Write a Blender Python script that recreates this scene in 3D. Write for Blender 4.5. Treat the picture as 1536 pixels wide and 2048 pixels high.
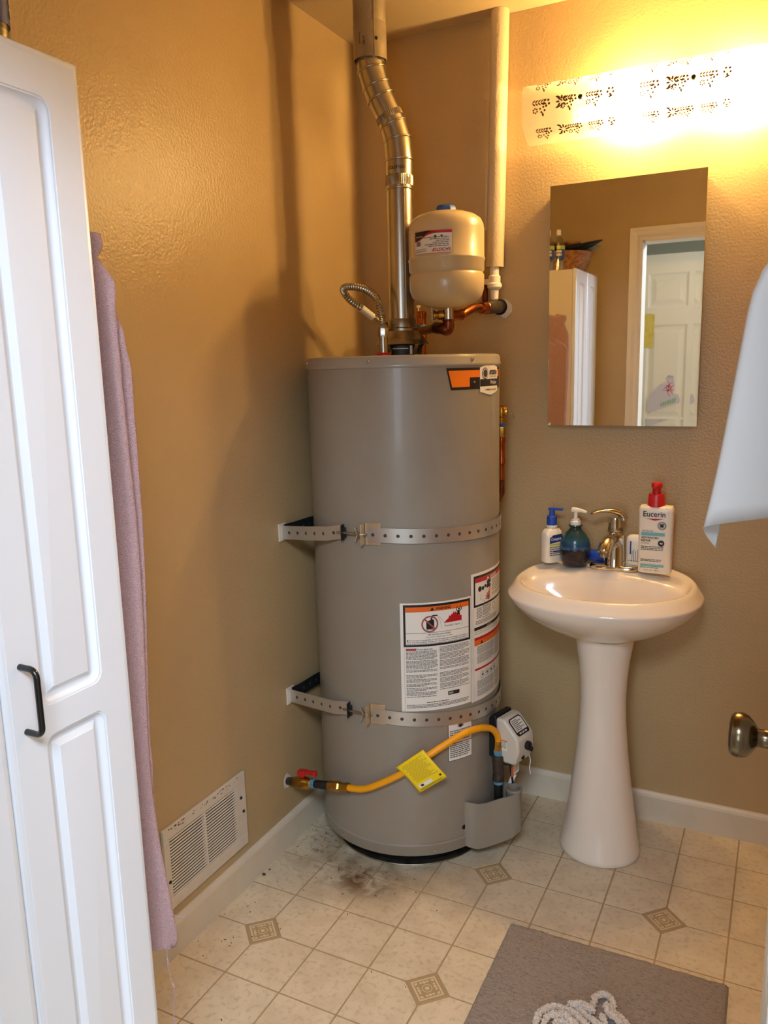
import bpy, bmesh, math, random
from mathutils import Vector, Matrix
random.seed(7)
for o in list(bpy.data.objects): bpy.data.objects.remove(o)
S = bpy.context.scene
COL = S.collection
PI = math.pi
R = math.radians

# ---------------------------------------------------------------- camera
CAM = Vector((1.302, -2.456, 1.441))
CR = Vector((0.894072, 0.447235, -0.024815)); CDN = Vector((0.058419, -0.171354, -0.983476)); CF = Vector((-0.444097, 0.877849, -0.179330))   # right, down, forward of the lens
FPX = 1602.82
cd = bpy.data.cameras.new('camera'); cam = bpy.data.objects.new('camera', cd); COL.objects.link(cam)
cd.sensor_fit = 'VERTICAL'; cd.sensor_height = 36.0; cd.lens = FPX * 36.0 / 2048.0
cd.clip_start = 0.02
mw = Matrix((CR, -CDN, -CF)).transposed().to_4x4(); mw.translation = CAM
cam.matrix_world = mw
S.camera = cam

# ---------------------------------------------------------------- world, light, exposure
w = bpy.data.worlds.new('world'); S.world = w; w.use_nodes = True
w.node_tree.nodes['Background'].inputs[0].default_value = (0.55, 0.72, 1.0, 1)
w.node_tree.nodes['Background'].inputs[1].default_value = 0.6
S.view_settings.view_transform = 'Standard'; S.view_settings.look = 'None'
S.view_settings.gamma = 1.0; S.view_settings.use_curve_mapping = False
S.view_settings.exposure = 0.0
BULB_COL = (1.0, 0.65, 0.24); BULB_STRENGTH = 900.0
def area(name, loc, target, sx, sy, power, col):
    l = bpy.data.lights.new(name, 'AREA'); l.shape = 'RECTANGLE'; l.size = sx; l.size_y = sy
    l.energy = power; l.color = col
    o = bpy.data.objects.new(name, l); COL.objects.link(o); o.location = loc
    o.rotation_euler = (Vector(target) - Vector(loc)).to_track_quat('-Z', 'Y').to_euler()
    return o
# daylight: far hall window; the overhead and end lamps are added to shape the light
area('hall_added_top_light', (1.50, -2.92, 2.425), (1.35, -2.62, 0), 1.2, 0.95, 185.0, (0.68, 0.81, 1.0))
area('hall_window_daylight', (1.55, -4.93, 1.45), (1.55, 0, 0.9), 1.3, 1.4, 40.0, (0.70, 0.85, 1.0))
area('hall_added_end_light', (3.12, -3.6, 1.45), (0.0, -2.9, 1.3), 1.2, 1.3, 18.0, (0.70, 0.85, 1.0))

# ---------------------------------------------------------------- materials
def lin(c):
    if isinstance(c, str):
        c = c.lstrip('#'); c = [int(c[i:i+2], 16) / 255 for i in (0, 2, 4)]
        return tuple(x / 12.92 if x <= 0.04045 else ((x + 0.055) / 1.055) ** 2.4 for x in c)
    return tuple(c)
def mat(name, col, rough=0.5, metal=0.0, spec=0.5, bump=None, noise=None, coat=0.0, coord='object', emis=None, trans=0.0, stretch=None, sheen=0.0, rnoise=None):
    m = bpy.data.materials.new(name); m.use_nodes = True
    nt = m.node_tree; b = nt.nodes['Principled BSDF']
    c = lin(col)
    b.inputs['Base Color'].default_value = (*c, 1); b.inputs['Roughness'].default_value = rough
    b.inputs['Metallic'].default_value = metal; b.inputs['Specular IOR Level'].default_value = spec
    b.inputs['Coat Weight'].default_value = coat; b.inputs['Coat Roughness'].default_value = 0.08
    b.inputs['Transmission Weight'].default_value = trans
    b.inputs['Sheen Weight'].default_value = sheen
    if emis:
        b.inputs['Emission Color'].default_value = (*emis[0], 1); b.inputs['Emission Strength'].default_value = emis[1]
    def vec():
        if coord == 'world': s = nt.nodes.new('ShaderNodeNewGeometry').outputs['Position']
        else: s = nt.nodes.new('ShaderNodeTexCoord').outputs['Object']
        if stretch:
            mp = nt.nodes.new('ShaderNodeMapping'); mp.inputs['Scale'].default_value = stretch
            nt.links.new(s, mp.inputs['Vector']); s = mp.outputs['Vector']
        return s
    if noise:   # (scale, colour2, low, high)
        n = nt.nodes.new('ShaderNodeTexNoise'); n.inputs['Scale'].default_value = noise[0]; n.inputs['Detail'].default_value = 5
        nt.links.new(vec(), n.inputs['Vector'])
        mr = nt.nodes.new('ShaderNodeMapRange'); mr.inputs['From Min'].default_value = noise[2]; mr.inputs['From Max'].default_value = noise[3]
        nt.links.new(n.outputs['Fac'], mr.inputs['Value'])
        mx = nt.nodes.new('ShaderNodeMix'); mx.data_type = 'RGBA'
        mx.inputs['A'].default_value = (*c, 1); mx.inputs['B'].default_value = (*lin(noise[1]), 1)
        nt.links.new(mr.outputs['Result'], mx.inputs['Factor']); nt.links.new(mx.outputs['Result'], b.inputs['Base Color'])
    if rnoise:  # (scale, low rough, high rough)
        n = nt.nodes.new('ShaderNodeTexNoise'); n.inputs['Scale'].default_value = rnoise[0]; n.inputs['Detail'].default_value = 4
        nt.links.new(vec(), n.inputs['Vector'])
        mr = nt.nodes.new('ShaderNodeMapRange'); mr.inputs['From Min'].default_value = .35; mr.inputs['From Max'].default_value = .65
        mr.inputs['To Min'].default_value = rnoise[1]; mr.inputs['To Max'].default_value = rnoise[2]
        nt.links.new(n.outputs['Fac'], mr.inputs['Value']); nt.links.new(mr.outputs['Result'], b.inputs['Roughness'])
    if bump:    # (scale, distance, detail)
        n = nt.nodes.new('ShaderNodeTexNoise'); n.inputs['Scale'].default_value = bump[0]
        n.inputs['Detail'].default_value = bump[2] if len(bump) > 2 else 3
        nt.links.new(vec(), n.inputs['Vector'])
        bp = nt.nodes.new('ShaderNodeBump'); bp.inputs['Distance'].default_value = bump[1]; bp.inputs['Strength'].default_value = 1.0
        nt.links.new(n.outputs['Fac'], bp.inputs['Height']); nt.links.new(bp.outputs['Normal'], b.inputs['Normal'])
    return m

WALL = '#ba9f73'
m_wall = mat('wall_paint', WALL, 0.36, spec=0.42, coord='world', bump=(140, 0.0011, 2.2), noise=(3.0, '#b59a6f', .4, .7))
m_ceil = mat('ceiling_paint', '#c0aa84', 0.55, spec=0.3, coord='world', bump=(150, 0.0008, 2))
m_hallwall = mat('hall_wall_paint', '#979382', 0.6, coord='world', bump=(95, 0.001, 2))
m_trim = mat('trim_paint', '#d5c8b0', 0.42, coord='world', noise=(12, '#cdbfa6', .5, .8), bump=(60, .0003))
m_casing = mat('casing_paint', '#dfd3c0', 0.38)
m_grout = mat('floor_groove', '#a8906c', 0.55, coord='world', noise=(40, '#8f7a5c', .5, .8))
m_carpet = mat('hall_carpet', '#9a9184', 0.95, coord='world', bump=(400, .004))
m_white_foil = mat('cabinet_foil', '#e4e6e9', 0.33, spec=0.45)
m_cabside = mat('cabinet_side', '#e6dccb', 0.42)
m_black = mat('black_metal', '#0b0b0c', 0.28, spec=0.6)
m_blackplastic = mat('black_plastic', '#131313', 0.5)
m_tank = mat('heater_paint', '#8f8677', 0.34, spec=0.5, coat=0.15, bump=(350, .00015), noise=(6, '#8b8172', .45, .7))
m_tankcap = mat('heater_cap_paint', '#989082', 0.3, spec=0.5, coat=0.25)
m_galv = mat('galvanised_steel', '#bab4a8', 0.27, metal=1, noise=(5, '#b0aa9e', .3, .7))
m_galvd = mat('dull_galvanised_steel', '#a39a88', 0.36, metal=0.95, noise=(25, '#7f776a', .45, .65))
m_bvent = mat('aged_vent_steel', '#a89a82', 0.5, metal=0.55, noise=(18, '#8d7f68', .45, .7))
m_strap = mat('perforated_strap_steel', '#c9c6c0', 0.36, metal=.82)
m_zincy = mat('yellow_zinc', '#d2bd9c', 0.36, metal=.7)
m_darksteel = mat('dark_steel', '#2c3032', 0.45, metal=0.6)
m_copper = mat('copper', '#b8622f', 0.26, metal=1, noise=(18, '#96502a', .42, .65))
m_copperdark = mat('tarnished_copper', '#7a4226', 0.38, metal=0.9, noise=(30, '#4a2616', .42, .62))
m_brass = mat('brass', '#c8983f', 0.25, metal=1, noise=(40, '#93692a', .45, .7))
m_iron = mat('black_iron', '#4a4036', 0.5, metal=0.4, noise=(50, '#30281f', .4, .7), bump=(90, .001))
m_tape = mat('blue_thread_paste', '#5f95a8', 0.6, noise=(60, '#3f7088', .45, .7))
m_flex = mat('corrugated_stainless', '#b9b2a2', 0.25, metal=1)
m_cream = mat('cream_enamel', '#c9b58d', 0.3, spec=0.5, coat=0.2, noise=(5, '#c2ad84', .4, .7))
m_bluecap = mat('blue_plastic', '#1c4f9e', 0.45)
m_label = mat('label_paper', '#e6dfd2', 0.5)
m_ink = mat('black_ink', '#171012', 0.5)
m_grey_ink = mat('fine_print_ink', '#4b4642', 0.55)
m_red = mat('red_ink', '#b3121b', 0.45)
m_dred = mat('dull_red_ink', '#a04a45', 0.5)
m_orange = mat('orange_ink', '#e0661c', 0.45)
m_logo_orange = mat('logo_orange', '#ee7a1a', 0.45)
m_porc = mat('white_porcelain', '#e8dccb', 0.16, spec=0.6, coat=0.5)
m_chrome = mat('chrome', '#d8d4cc', 0.09, metal=1)
m_hose = mat('yellow_hose', '#f0a000', 0.45, bump=(500, .0003))
m_tag = mat('yellow_tag', '#f2cf08', 0.4)
m_tagink = mat('tag_print', '#a98d08', 0.5)
m_redpl = mat('red_plastic', '#bf1a1c', 0.35)
m_whitepl = mat('white_plastic', '#ece4d6', 0.4)
m_pvc = mat('painted_pipe_wrap', '#c9b694', 0.5, coord='world', bump=(180, .0012, 2))
m_towel = mat('pink_terry', '#e2b5b2', 0.95, spec=0.1, bump=(650, .006, 2), noise=(500, '#c99b98', .35, .6), sheen=.4)
m_rug = mat('taupe_pile', '#a59483', 0.95, spec=0.1, noise=(210, '#7d6c5c', .52, .7), bump=(420, .006, 3), coord='world', sheen=.3, stretch=(.5, 1.4, 1))
m_cord = mat('white_chenille', '#eaddd0', 0.95, spec=0.1, bump=(500, .004), noise=(150, '#cfc0b2', .5, .7))
m_paper = mat('white_sheet', '#bab5b2', 0.6)
m_drawing = mat('drawing_paper', '#cfd0ea', 0.7)
m_knob = mat('antique_nickel', '#7c6e58', 0.22, metal=1, noise=(25, '#5f5443', .45, .7))
m_doorp = mat('door_paint', '#eceeed', 0.4)
m_vent = mat('register_enamel', '#d3c7b4', 0.4, coord='world', noise=(30, '#cbbda6', .5, .75))
m_rust = mat('rust_fleck', '#4a3720', 0.8)
m_dark = mat('dark_void', '#0a0908', 0.9)
m_bottleblue = mat('blue_pump', '#1745a8', 0.4)
m_lotion = mat('lotion_bottle', '#e9dfcd', 0.35)
m_teal = mat('teal_ink', '#6fb2b4', 0.45)
m_navy = mat('navy_ink', '#1d3573', 0.45)
m_lime = mat('lime_ink', '#b7c24a', 0.45)
m_wicker = mat('wicker', '#8a5424', 0.6, noise=(60, '#b98340', .4, .65))
m_cloth_black = mat('black_cloth', '#14110f', 0.8)
m_cloth_tan = mat('peach_cloth', '#b0805a', 0.8)
m_gold = mat('gold_print', '#5e430c', 0.45)
m_ynote = mat('yellow_paper', '#e0d272', 0.7, noise=(30, '#c9b94f', .5, .7))
m_pink = mat('pink_crayon', '#e05a78', 0.7)
m_green = mat('green_crayon', '#8fbfa4', 0.7)
m_spackle = mat('white_spackle', '#d6cbb8', 0.8, bump=(80, .003))
m_gasbody = mat('valve_body_plastic', '#cfc6b5', 0.45)
m_gauge = mat('dark_blue_grey', '#2b3038', 0.5)

def tile_mat():
    m = mat('vinyl_tile', '#d6c4a4', 0.34, spec=0.45)
    nt = m.node_tree; b = nt.nodes['Principled BSDF']; L = nt.links.new
    pos = nt.nodes.new('ShaderNodeNewGeometry').outputs['Position']
    def noise(scale, lo, hi, det=5, dist=0.0):
        n = nt.nodes.new('ShaderNodeTexNoise'); n.inputs['Scale'].default_value = scale; n.inputs['Detail'].default_value = det
        n.inputs['Distortion'].default_value = dist
        L(pos, n.inputs['Vector']); r = nt.nodes.new('ShaderNodeMapRange')
        r.inputs['From Min'].default_value = lo; r.inputs['From Max'].default_value = hi; L(n.outputs['Fac'], r.inputs['Value'])
        return r.outputs['Result']
    def mix(f, a, bcol):
        x = nt.nodes.new('ShaderNodeMix'); x.data_type = 'RGBA'
        L(f, x.inputs['Factor'])
        if isinstance(a, tuple): x.inputs['A'].default_value = (*a, 1)
        else: L(a, x.inputs['A'])
        x.inputs['B'].default_value = (*bcol, 1); return x.outputs['Result']
    def mul(a, k):
        x = nt.nodes.new('ShaderNodeMath'); x.operation = 'MULTIPLY'; L(a, x.inputs[0])
        if isinstance(k, float): x.inputs[1].default_value = k
        else: L(k, x.inputs[1])
        return x.outputs[0]
    c = mix(mul(noise(14, .42, .68), 0.6), lin('#d8c8aa'), lin('#c4b294'))
    c = mix(mul(noise(70, .52, .7, 6), 0.45), c, lin('#a3906f'))
    # the grime and the rust stain in front of the heater: a place on the floor, radial falloff
    def spot(cx, cy, rx, ry):
        mp = nt.nodes.new('ShaderNodeMapping'); mp.inputs['Location'].default_value = (-cx / rx, -cy / ry, 0); mp.inputs['Scale'].default_value = (1 / rx, 1 / ry, 0)
        L(pos, mp.inputs['Vector']); v = nt.nodes.new('ShaderNodeVectorMath'); v.operation = 'LENGTH'; L(mp.outputs[0], v.inputs[0])
        r = nt.nodes.new('ShaderNodeMapRange'); r.inputs['From Min'].default_value = 1; r.inputs['From Max'].default_value = 0.2; L(v.outputs['Value'], r.inputs['Value'])
        return r.outputs['Result']
    c = mix(mul(mul(spot(.30, -.56, .42, .28), noise(9, .35, .62, 6, .4)), 0.8), c, lin('#8d7c60'))
    c = mix(mul(mul(spot(.29, -.655, .12, .09), noise(26, .42, .58, 6, .8)), 0.95), c, lin('#6a4218'))
    c = mix(mul(mul(spot(.12, -.50, .16, .30), noise(45, .52, .66, 6, .3)), 0.75), c, lin('#5d5545'))
    L(c, b.inputs['Base Color'])
    n = nt.nodes.new('ShaderNodeTexNoise'); n.inputs['Scale'].default_value = 60; n.inputs['Detail'].default_value = 4; L(pos, n.inputs['Vector'])
    bp = nt.nodes.new('ShaderNodeBump'); bp.inputs['Distance'].default_value = 0.0006; L(n.outputs['Fac'], bp.inputs['Height']); L(bp.outputs['Normal'], b.inputs['Normal'])
    return m
m_tile = tile_mat()

def shade_glass():
    m = bpy.data.materials.new('frosted_lamp_glass'); m.use_nodes = True; nt = m.node_tree; L = nt.links.new
    nt.nodes.remove(nt.nodes['Principled BSDF'])
    out = nt.nodes['Material Output']
    tr = nt.nodes.new('ShaderNodeBsdfTransparent'); tr.inputs[0].default_value = (1, 1, 1, 1)
    tl = nt.nodes.new('ShaderNodeBsdfTranslucent'); tl.inputs[0].default_value = (.95, .92, .85, 1)
    df = nt.nodes.new('ShaderNodeBsdfDiffuse'); df.inputs[0].default_value = (.8, .76, .68, 1)
    gl = nt.nodes.new('ShaderNodeBsdfGlossy'); gl.inputs['Roughness'].default_value = .5
    a = nt.nodes.new('ShaderNodeMixShader'); a.inputs[0].default_value = .5; L(tl.outputs[0], a.inputs[1]); L(df.outputs[0], a.inputs[2])
    b = nt.nodes.new('ShaderNodeMixShader'); b.inputs[0].default_value = .60; L(a.outputs[0], b.inputs[1]); L(tr.outputs[0], b.inputs[2])
    c = nt.nodes.new('ShaderNodeMixShader'); c.inputs[0].default_value = .05; L(b.outputs[0], c.inputs[1]); L(gl.outputs[0], c.inputs[2])
    L(c.outputs[0], out.inputs[0]); return m
m_shade = shade_glass()
def clear_plastic():
    m = bpy.data.materials.new('clear_plastic'); m.use_nodes = True; nt = m.node_tree; L = nt.links.new
    out = nt.nodes['Material Output']; nt.nodes.remove(nt.nodes['Principled BSDF'])
    tr = nt.nodes.new('ShaderNodeBsdfTransparent'); tr.inputs[0].default_value = (.9, .92, .9, 1)
    gl = nt.nodes.new('ShaderNodeBsdfGlossy'); gl.inputs['Roughness'].default_value = .08
    a = nt.nodes.new('ShaderNodeMixShader'); a.inputs[0].default_value = .22; L(tr.outputs[0], a.inputs[1]); L(gl.outputs[0], a.inputs[2])
    L(a.outputs[0], out.inputs[0]); return m
m_clear = clear_plastic()
def mirror_mat():
    m = mat('mirror_silver', (0.86, 0.87, 0.86), 0.015, metal=1)
    return m
m_mirror = mirror_mat()
m_bulb = mat('lit_bulb_glass', '#ffffff', 0.3, emis=(BULB_COL, BULB_STRENGTH))
m_bulb_off = mat('unlit_bulb_glass', '#efe9dc', 0.2)
def glaze():
    m = mat('blue_glaze', '#23486a', 0.22, spec=.4, coat=.15); nt = m.node_tree; b = nt.nodes['Principled BSDF']; L = nt.links.new
    tc = nt.nodes.new('ShaderNodeTexCoord'); sp = nt.nodes.new('ShaderNodeSeparateXYZ'); L(tc.outputs['Object'], sp.inputs[0])
    n = nt.nodes.new('ShaderNodeTexNoise'); n.inputs['Scale'].default_value = 90; L(tc.outputs['Object'], n.inputs['Vector'])
    ma = nt.nodes.new('ShaderNodeMath'); ma.operation = 'MULTIPLY_ADD'; L(n.outputs['Fac'], ma.inputs[0]); ma.inputs[1].default_value = .022; L(sp.outputs['Z'], ma.inputs[2])
    r = nt.nodes.new('ShaderNodeValToRGB'); mr = nt.nodes.new('ShaderNodeMapRange'); mr.inputs['From Min'].default_value = 0; mr.inputs['From Max'].default_value = .12
    L(ma.outputs[0], mr.inputs['Value']); L(mr.outputs['Result'], r.inputs[0])
    e = r.color_ramp.elements; e[0].position = 0; e[0].color = (*lin('#191620'), 1); e[1].position = 1; e[1].color = (*lin('#1d3733'), 1)
    for p, c in ((.50, '#1a1a2a'), (.54, '#3a6484'), (.60, '#173c66'), (.72, '#1f4c60'), (.86, '#1a3f47')):
        k = e.new(p); k.color = (*lin(c), 1)
    L(r.outputs[0], b.inputs['Base Color']); return m
m_glaze = glaze()

# ---------------------------------------------------------------- mesh tools
def wloc(o):
    v = Vector((0, 0, 0))
    while o is not None: v += o.location; o = o.parent
    return v
def tag(o, label=None, cat=None, group=None, kind=None):
    if label: o['label'] = label
    if cat: o['category'] = cat
    if group: o['group'] = group
    if kind: o['kind'] = kind
    return o
def empty(name, loc, label, cat, group=None):
    o = bpy.data.objects.new(name, None); COL.objects.link(o); o.location = loc; o.empty_display_size = .05
    return tag(o, label, cat, group)
class G:
    def __init__(s): s.v = []; s.f = []; s.m = []
    def add(s, vs, fs, mi=0):
        n = len(s.v); s.v += [tuple(v) for v in vs]
        for f in fs: s.f.append([i + n for i in f]); s.m.append(mi)
        return s
    def box(s, x0, x1, y0, y1, z0, z1, mi=0):
        return s.add([(x0,y0,z0),(x1,y0,z0),(x1,y1,z0),(x0,y1,z0),(x0,y0,z1),(x1,y0,z1),(x1,y1,z1),(x0,y1,z1)],
                     [(0,3,2,1),(4,5,6,7),(0,1,5,4),(1,2,6,5),(2,3,7,6),(3,0,4,7)], mi)
    def obox(s, c, ax, ay, az, sx, sy, sz, mi=0):
        c = Vector(c); ax = Vector(ax).normalized() * sx / 2; ay = Vector(ay).normalized() * sy / 2; az = Vector(az).normalized() * sz / 2
        vs = [c + i*ax + j*ay + k*az for k in (-1, 1) for i, j in ((-1,-1),(1,-1),(1,1),(-1,1))]
        return s.add(vs, [(0,3,2,1),(4,5,6,7),(0,1,5,4),(1,2,6,5),(2,3,7,6),(3,0,4,7)], mi)
    def tube(s, pts, r, n=12, mi=0, caps=True, closed=False, flat=1.0):
        pts = [Vector(p) for p in pts]; N = len(pts)
        rs = r if isinstance(r, (list, tuple)) else [r] * N
        T = []
        for i in range(N):
            if closed: t = pts[(i+1) % N] - pts[i-1]
            elif i == 0: t = pts[1] - pts[0]
            elif i == N-1: t = pts[-1] - pts[-2]
            else: t = (pts[i+1]-pts[i]).normalized() + (pts[i]-pts[i-1]).normalized()
            T.append(t.normalized() if t.length > 1e-9 else Vector((0,0,1)))
        up = Vector((0,0,1)) if abs(T[0].z) < .9 else Vector((1,0,0))
        u = T[0].cross(up).normalized(); vs = []
        for i in range(N):
            u = (u - T[i]*u.dot(T[i])).normalized(); w_ = T[i].cross(u)
            k = 1.0
            if 0 < i < N-1 and not closed:
                c_ = (pts[i+1]-pts[i]).normalized().dot((pts[i]-pts[i-1]).normalized()); k = 1/ math.sqrt(max(.3, (1+c_)/2)) if c_ < .98 else 1
            for j in range(n):
                a = 2*PI*j/n; vs.append(pts[i] + rs[i]*(math.cos(a)*u + math.sin(a)*w_*flat))
        fs = []
        for i in range(N-1 + (1 if closed else 0)):
            for j in range(n):
                a = i*n+j; b = i*n+(j+1) % n; c = ((i+1) % N)*n+(j+1) % n; d = ((i+1) % N)*n+j
                fs.append((a, b, c, d))
        if caps and not closed: fs.append(tuple(range(n))[::-1]); fs.append(tuple(range((N-1)*n, N*n)))
        return s.add(vs, fs, mi)
    def lathe(s, prof, c=(0,0,0), axis=(0,0,1), n=32, mi=0, sx=1.0, sy=1.0, cap=True):
        c = Vector(c); ax = Vector(axis).normalized()
        if abs(ax.z) > .999: u = Vector((1,0,0)); v = Vector((0,1,0)) * (1 if ax.z > 0 else -1)
        else: u = Vector((0,0,1)).cross(ax).normalized(); v = ax.cross(u)
        vs = []
        for r, z in prof:
            for j in range(n):
                a = 2*PI*j/n; vs.append(c + ax*z + max(r, 1e-5)*(math.cos(a)*sx*u + math.sin(a)*sy*v))
        fs = []
        for i in range(len(prof)-1):
            for j in range(n):
                fs.append((i*n+j, i*n+(j+1) % n, (i+1)*n+(j+1) % n, (i+1)*n+j))
        if cap: fs.append(tuple(range(n))[::-1]); fs.append(tuple(range((len(prof)-1)*n, len(prof)*n)))
        return s.add(vs, fs, mi)
    def loops(s, rings, mi=0, cap0=False, cap1=False, closed=True):
        n = len(rings[0]); vs = [p for r in rings for p in r]; fs = []
        for i in range(len(rings)-1):
            for j in range(n if closed else n-1):
                fs.append((i*n+j, i*n+(j+1) % n, (i+1)*n+(j+1) % n, (i+1)*n+j))
        if cap0: fs.append(tuple(range(n))[::-1])
        if cap1: fs.append(tuple(range((len(rings)-1)*n, len(rings)*n)))
        return s.add(vs, fs, mi)
    def torus(s, c, axis, Rr, r, n=32, k=8, mi=0):
        c = Vector(c); ax = Vector(axis).normalized()
        u = ax.orthogonal().normalized(); v = ax.cross(u)
        return s.tube([c + Rr*(math.cos(2*PI*i/n)*u + math.sin(2*PI*i/n)*v) for i in range(n)], r, k, mi, closed=True)
    def build(s, name, mats, parent=None, smooth=35, bevel=0, origin=None, solid=0, subsurf=0, recalc=True):
        if not isinstance(mats, (list, tuple)): mats = [mats]
        vs = [Vector(v) for v in s.v]
        if parent is not None: off = wloc(parent); loc = Vector((0,0,0))
        else:
            if origin is None:
                lo = Vector([min(v[i] for v in vs) for i in range(3)]); hi = Vector([max(v[i] for v in vs) for i in range(3)])
                origin = Vector(((lo.x+hi.x)/2, (lo.y+hi.y)/2, lo.z))
            off = Vector(origin); loc = off
        me = bpy.data.meshes.new(name); me.from_pydata([v - off for v in vs], [], s.f)
        for m_ in mats: me.materials.append(m_)
        me.polygons.foreach_set('material_index', s.m)
        if recalc:
            bm = bmesh.new(); bm.from_mesh(me); bmesh.ops.recalc_face_normals(bm, faces=bm.faces); bm.to_mesh(me); bm.free()
        if smooth:
            me.polygons.foreach_set('use_smooth', [True]*len(me.polygons)); me.set_sharp_from_angle(angle=R(smooth))
        me.update()
        o = bpy.data.objects.new(name, me); COL.objects.link(o)
        if parent is not None: o.parent = parent
        o.location = loc
        if solid:
            q = o.modifiers.new('solid', 'SOLIDIFY'); q.thickness = solid; q.offset = 0
        if subsurf:
            q = o.modifiers.new('sub', 'SUBSURF'); q.levels = subsurf; q.render_levels = subsurf
        if bevel:
            q = o.modifiers.new('bevel', 'BEVEL'); q.width = bevel; q.segments = 2; q.limit_method = 'ANGLE'; q.angle_limit = R(40); q.harden_normals = False
        return o
def at(px, py, D):
    """the point of the room that lies D metres away on the floor plan along one sight line of the photograph"""
    d = CR*(px-768) + CDN*(py-1024) + CF*FPX
    return CAM + d * (D / math.hypot(d.x, d.y))
def smoothpath(pts, k=6):
    pts = [Vector(p) for p in pts]; out = []
    for i in range(len(pts)-1):
        p0 = pts[max(i-1, 0)]; p1 = pts[i]; p2 = pts[i+1]; p3 = pts[min(i+2, len(pts)-1)]
        for j in range(k):
            t = j/k
            out.append(.5*((2*p1) + (p2-p0)*t + (2*p0-5*p1+4*p2-p3)*t*t + (3*p1-p0-3*p2+p3)*t**3))
    out.append(pts[-1]); return out
_tc = {}
def text2d(s, bold=0.0):
    k = (s, bold)
    if k in _tc: return _tc[k]
    c = bpy.data.curves.new('t', 'FONT'); c.body = s; c.size = 1.0; c.resolution_u = 2; c.fill_mode = 'FRONT'; c.offset = bold
    o = bpy.data.objects.new('t', c); COL.objects.link(o)
    dg = bpy.context.evaluated_depsgraph_get(); me = bpy.data.meshes.new_from_object(o.evaluated_get(dg))
    vs = [(v.co.x, v.co.y) for v in me.vertices]; fs = [tuple(p.vertices) for p in me.polygons]
    bpy.data.objects.remove(o); bpy.data.curves.remove(c); bpy.data.meshes.remove(me)
    _tc[k] = (vs, fs); return _tc[k]
class Decal:
    """flat print laid on a surface: fn(u, v, h) gives the point h above the surface"""
    def __init__(s, fn, mats, step=0.006, lift=0.00025, base=0.0004):
        s.g = G(); s.fn = fn; s.mats = mats; s.step = step; s.lift = lift; s.base = base
    def _h(s, layer): return s.base + s.lift*layer
    def mi(s, m): return s.mats.index(m)
    def rect(s, u0, v0, u1, v1, m, layer=1):
        n = max(1, int(abs(u1-u0)/s.step)); h = s._h(layer); vs = []; fs = []
        for i in range(n+1):
            u = u0 + (u1-u0)*i/n; vs += [s.fn(u, v0, h), s.fn(u, v1, h)]
        for i in range(n): fs.append((2*i, 2*i+2, 2*i+3, 2*i+1))
        s.g.add(vs, fs, s.mi(m))
    def poly(s, pts, m, layer=1): s.g.add([s.fn(u, v, s._h(layer)) for u, v in pts], [tuple(range(len(pts)))], s.mi(m))
    def line(s, a, b, w_, m, layer=1):
        a = Vector(a); b = Vector(b); n = (b-a).orthogonal().normalized()*w_/2; s.poly([a-n, b-n, b+n, a+n], m, layer)
    def strip(s, u0, u1, lo, hi, m, layer=1):
        n = max(1, int((u1-u0)/s.step)); h = s._h(layer)
        for i in range(n):
            a, b = u0+(u1-u0)*i/n, u0+(u1-u0)*(i+1)/n
            s.g.add([s.fn(a, lo(a), h), s.fn(b, lo(b), h), s.fn(b, hi(b), h), s.fn(a, hi(a), h)], [(0,1,2,3)], s.mi(m))
    def disc(s, u, v, r, m, layer=1, n=16, sy=1): s.poly([(u+r*math.cos(2*PI*i/n), v+r*sy*math.sin(2*PI*i/n)) for i in range(n)], m, layer)
    def ring(s, u, v, r, w_, m, layer=1, n=28):
        h = s._h(layer); vs = []; 
        for i in range(n):
            a = 2*PI*i/n
            for q in (r-w_/2, r+w_/2): vs.append(s.fn(u+q*math.cos(a), v+q*math.sin(a), h))
        s.g.add(vs, [(2*i, 2*((i+1) % n), 2*((i+1) % n)+1, 2*i+1) for i in range(n)], s.mi(m))
    def frame(s, u0, v0, u1, v1, w_, m, layer=1):
        s.rect(u0, v1-w_, u1, v1, m, layer); s.rect(u0, v0, u1, v0+w_, m, layer)
        s.rect(u0, v0+w_, u0+w_, v1-w_, m, layer); s.rect(u1-w_, v0+w_, u1, v1-w_, m, layer)
    def text(s, t, u, v, w_, h_, m, layer=2, align='C', bold=0.0, flip=False, slope=0.0):
        """text t fitted into width w_ (or None: natural) and cap height h_, baseline v"""
        vs, fs = text2d(t, bold)
        if not vs: return
        x0 = min(p[0] for p in vs); x1 = max(p[0] for p in vs); sc = h_/0.70
        sx = sc if w_ is None else w_/(x1-x0); W = (x1-x0)*sx
        off = -W/2 if align == 'C' else (0 if align == 'L' else -W)
        out = []
        for x, y in vs:
            a = (x-x0)*sx + off; b = y*sc
            if flip: a, b = -a, -b
            out.append(s.fn(u+a, v+b+slope*a, s._h(layer)))
        s.g.add(out, fs, s.mi(m))
    def bars(s, u0, u1, v1, v0, pitch, hgt, m, layer=1, seed=1, ragged=.25, par=7):
        rnd = random.Random(seed); v = v1; k = 0
        while v - pitch >= v0:
            end = u1 - (u1-u0)*rnd.random()*ragged*(1 if k % par == par-1 else .15)
            u = u0
            while u < end - .001:
                w_ = (.0035 + .008*rnd.random())
                s.g.add([s.fn(u, v-hgt, s._h(layer)), s.fn(min(u+w_, end), v-hgt, s._h(layer)), s.fn(min(u+w_, end), v, s._h(layer)), s.fn(u, v, s._h(layer))], [(0,1,2,3)], s.mi(m))
                u += w_ + .0014
            k += 1; v -= pitch*(1.5 if k % par == 0 else 1)
    def build(s, name, parent): 
        return s.g.build(name, s.mats, parent, smooth=0, recalc=False)
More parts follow.
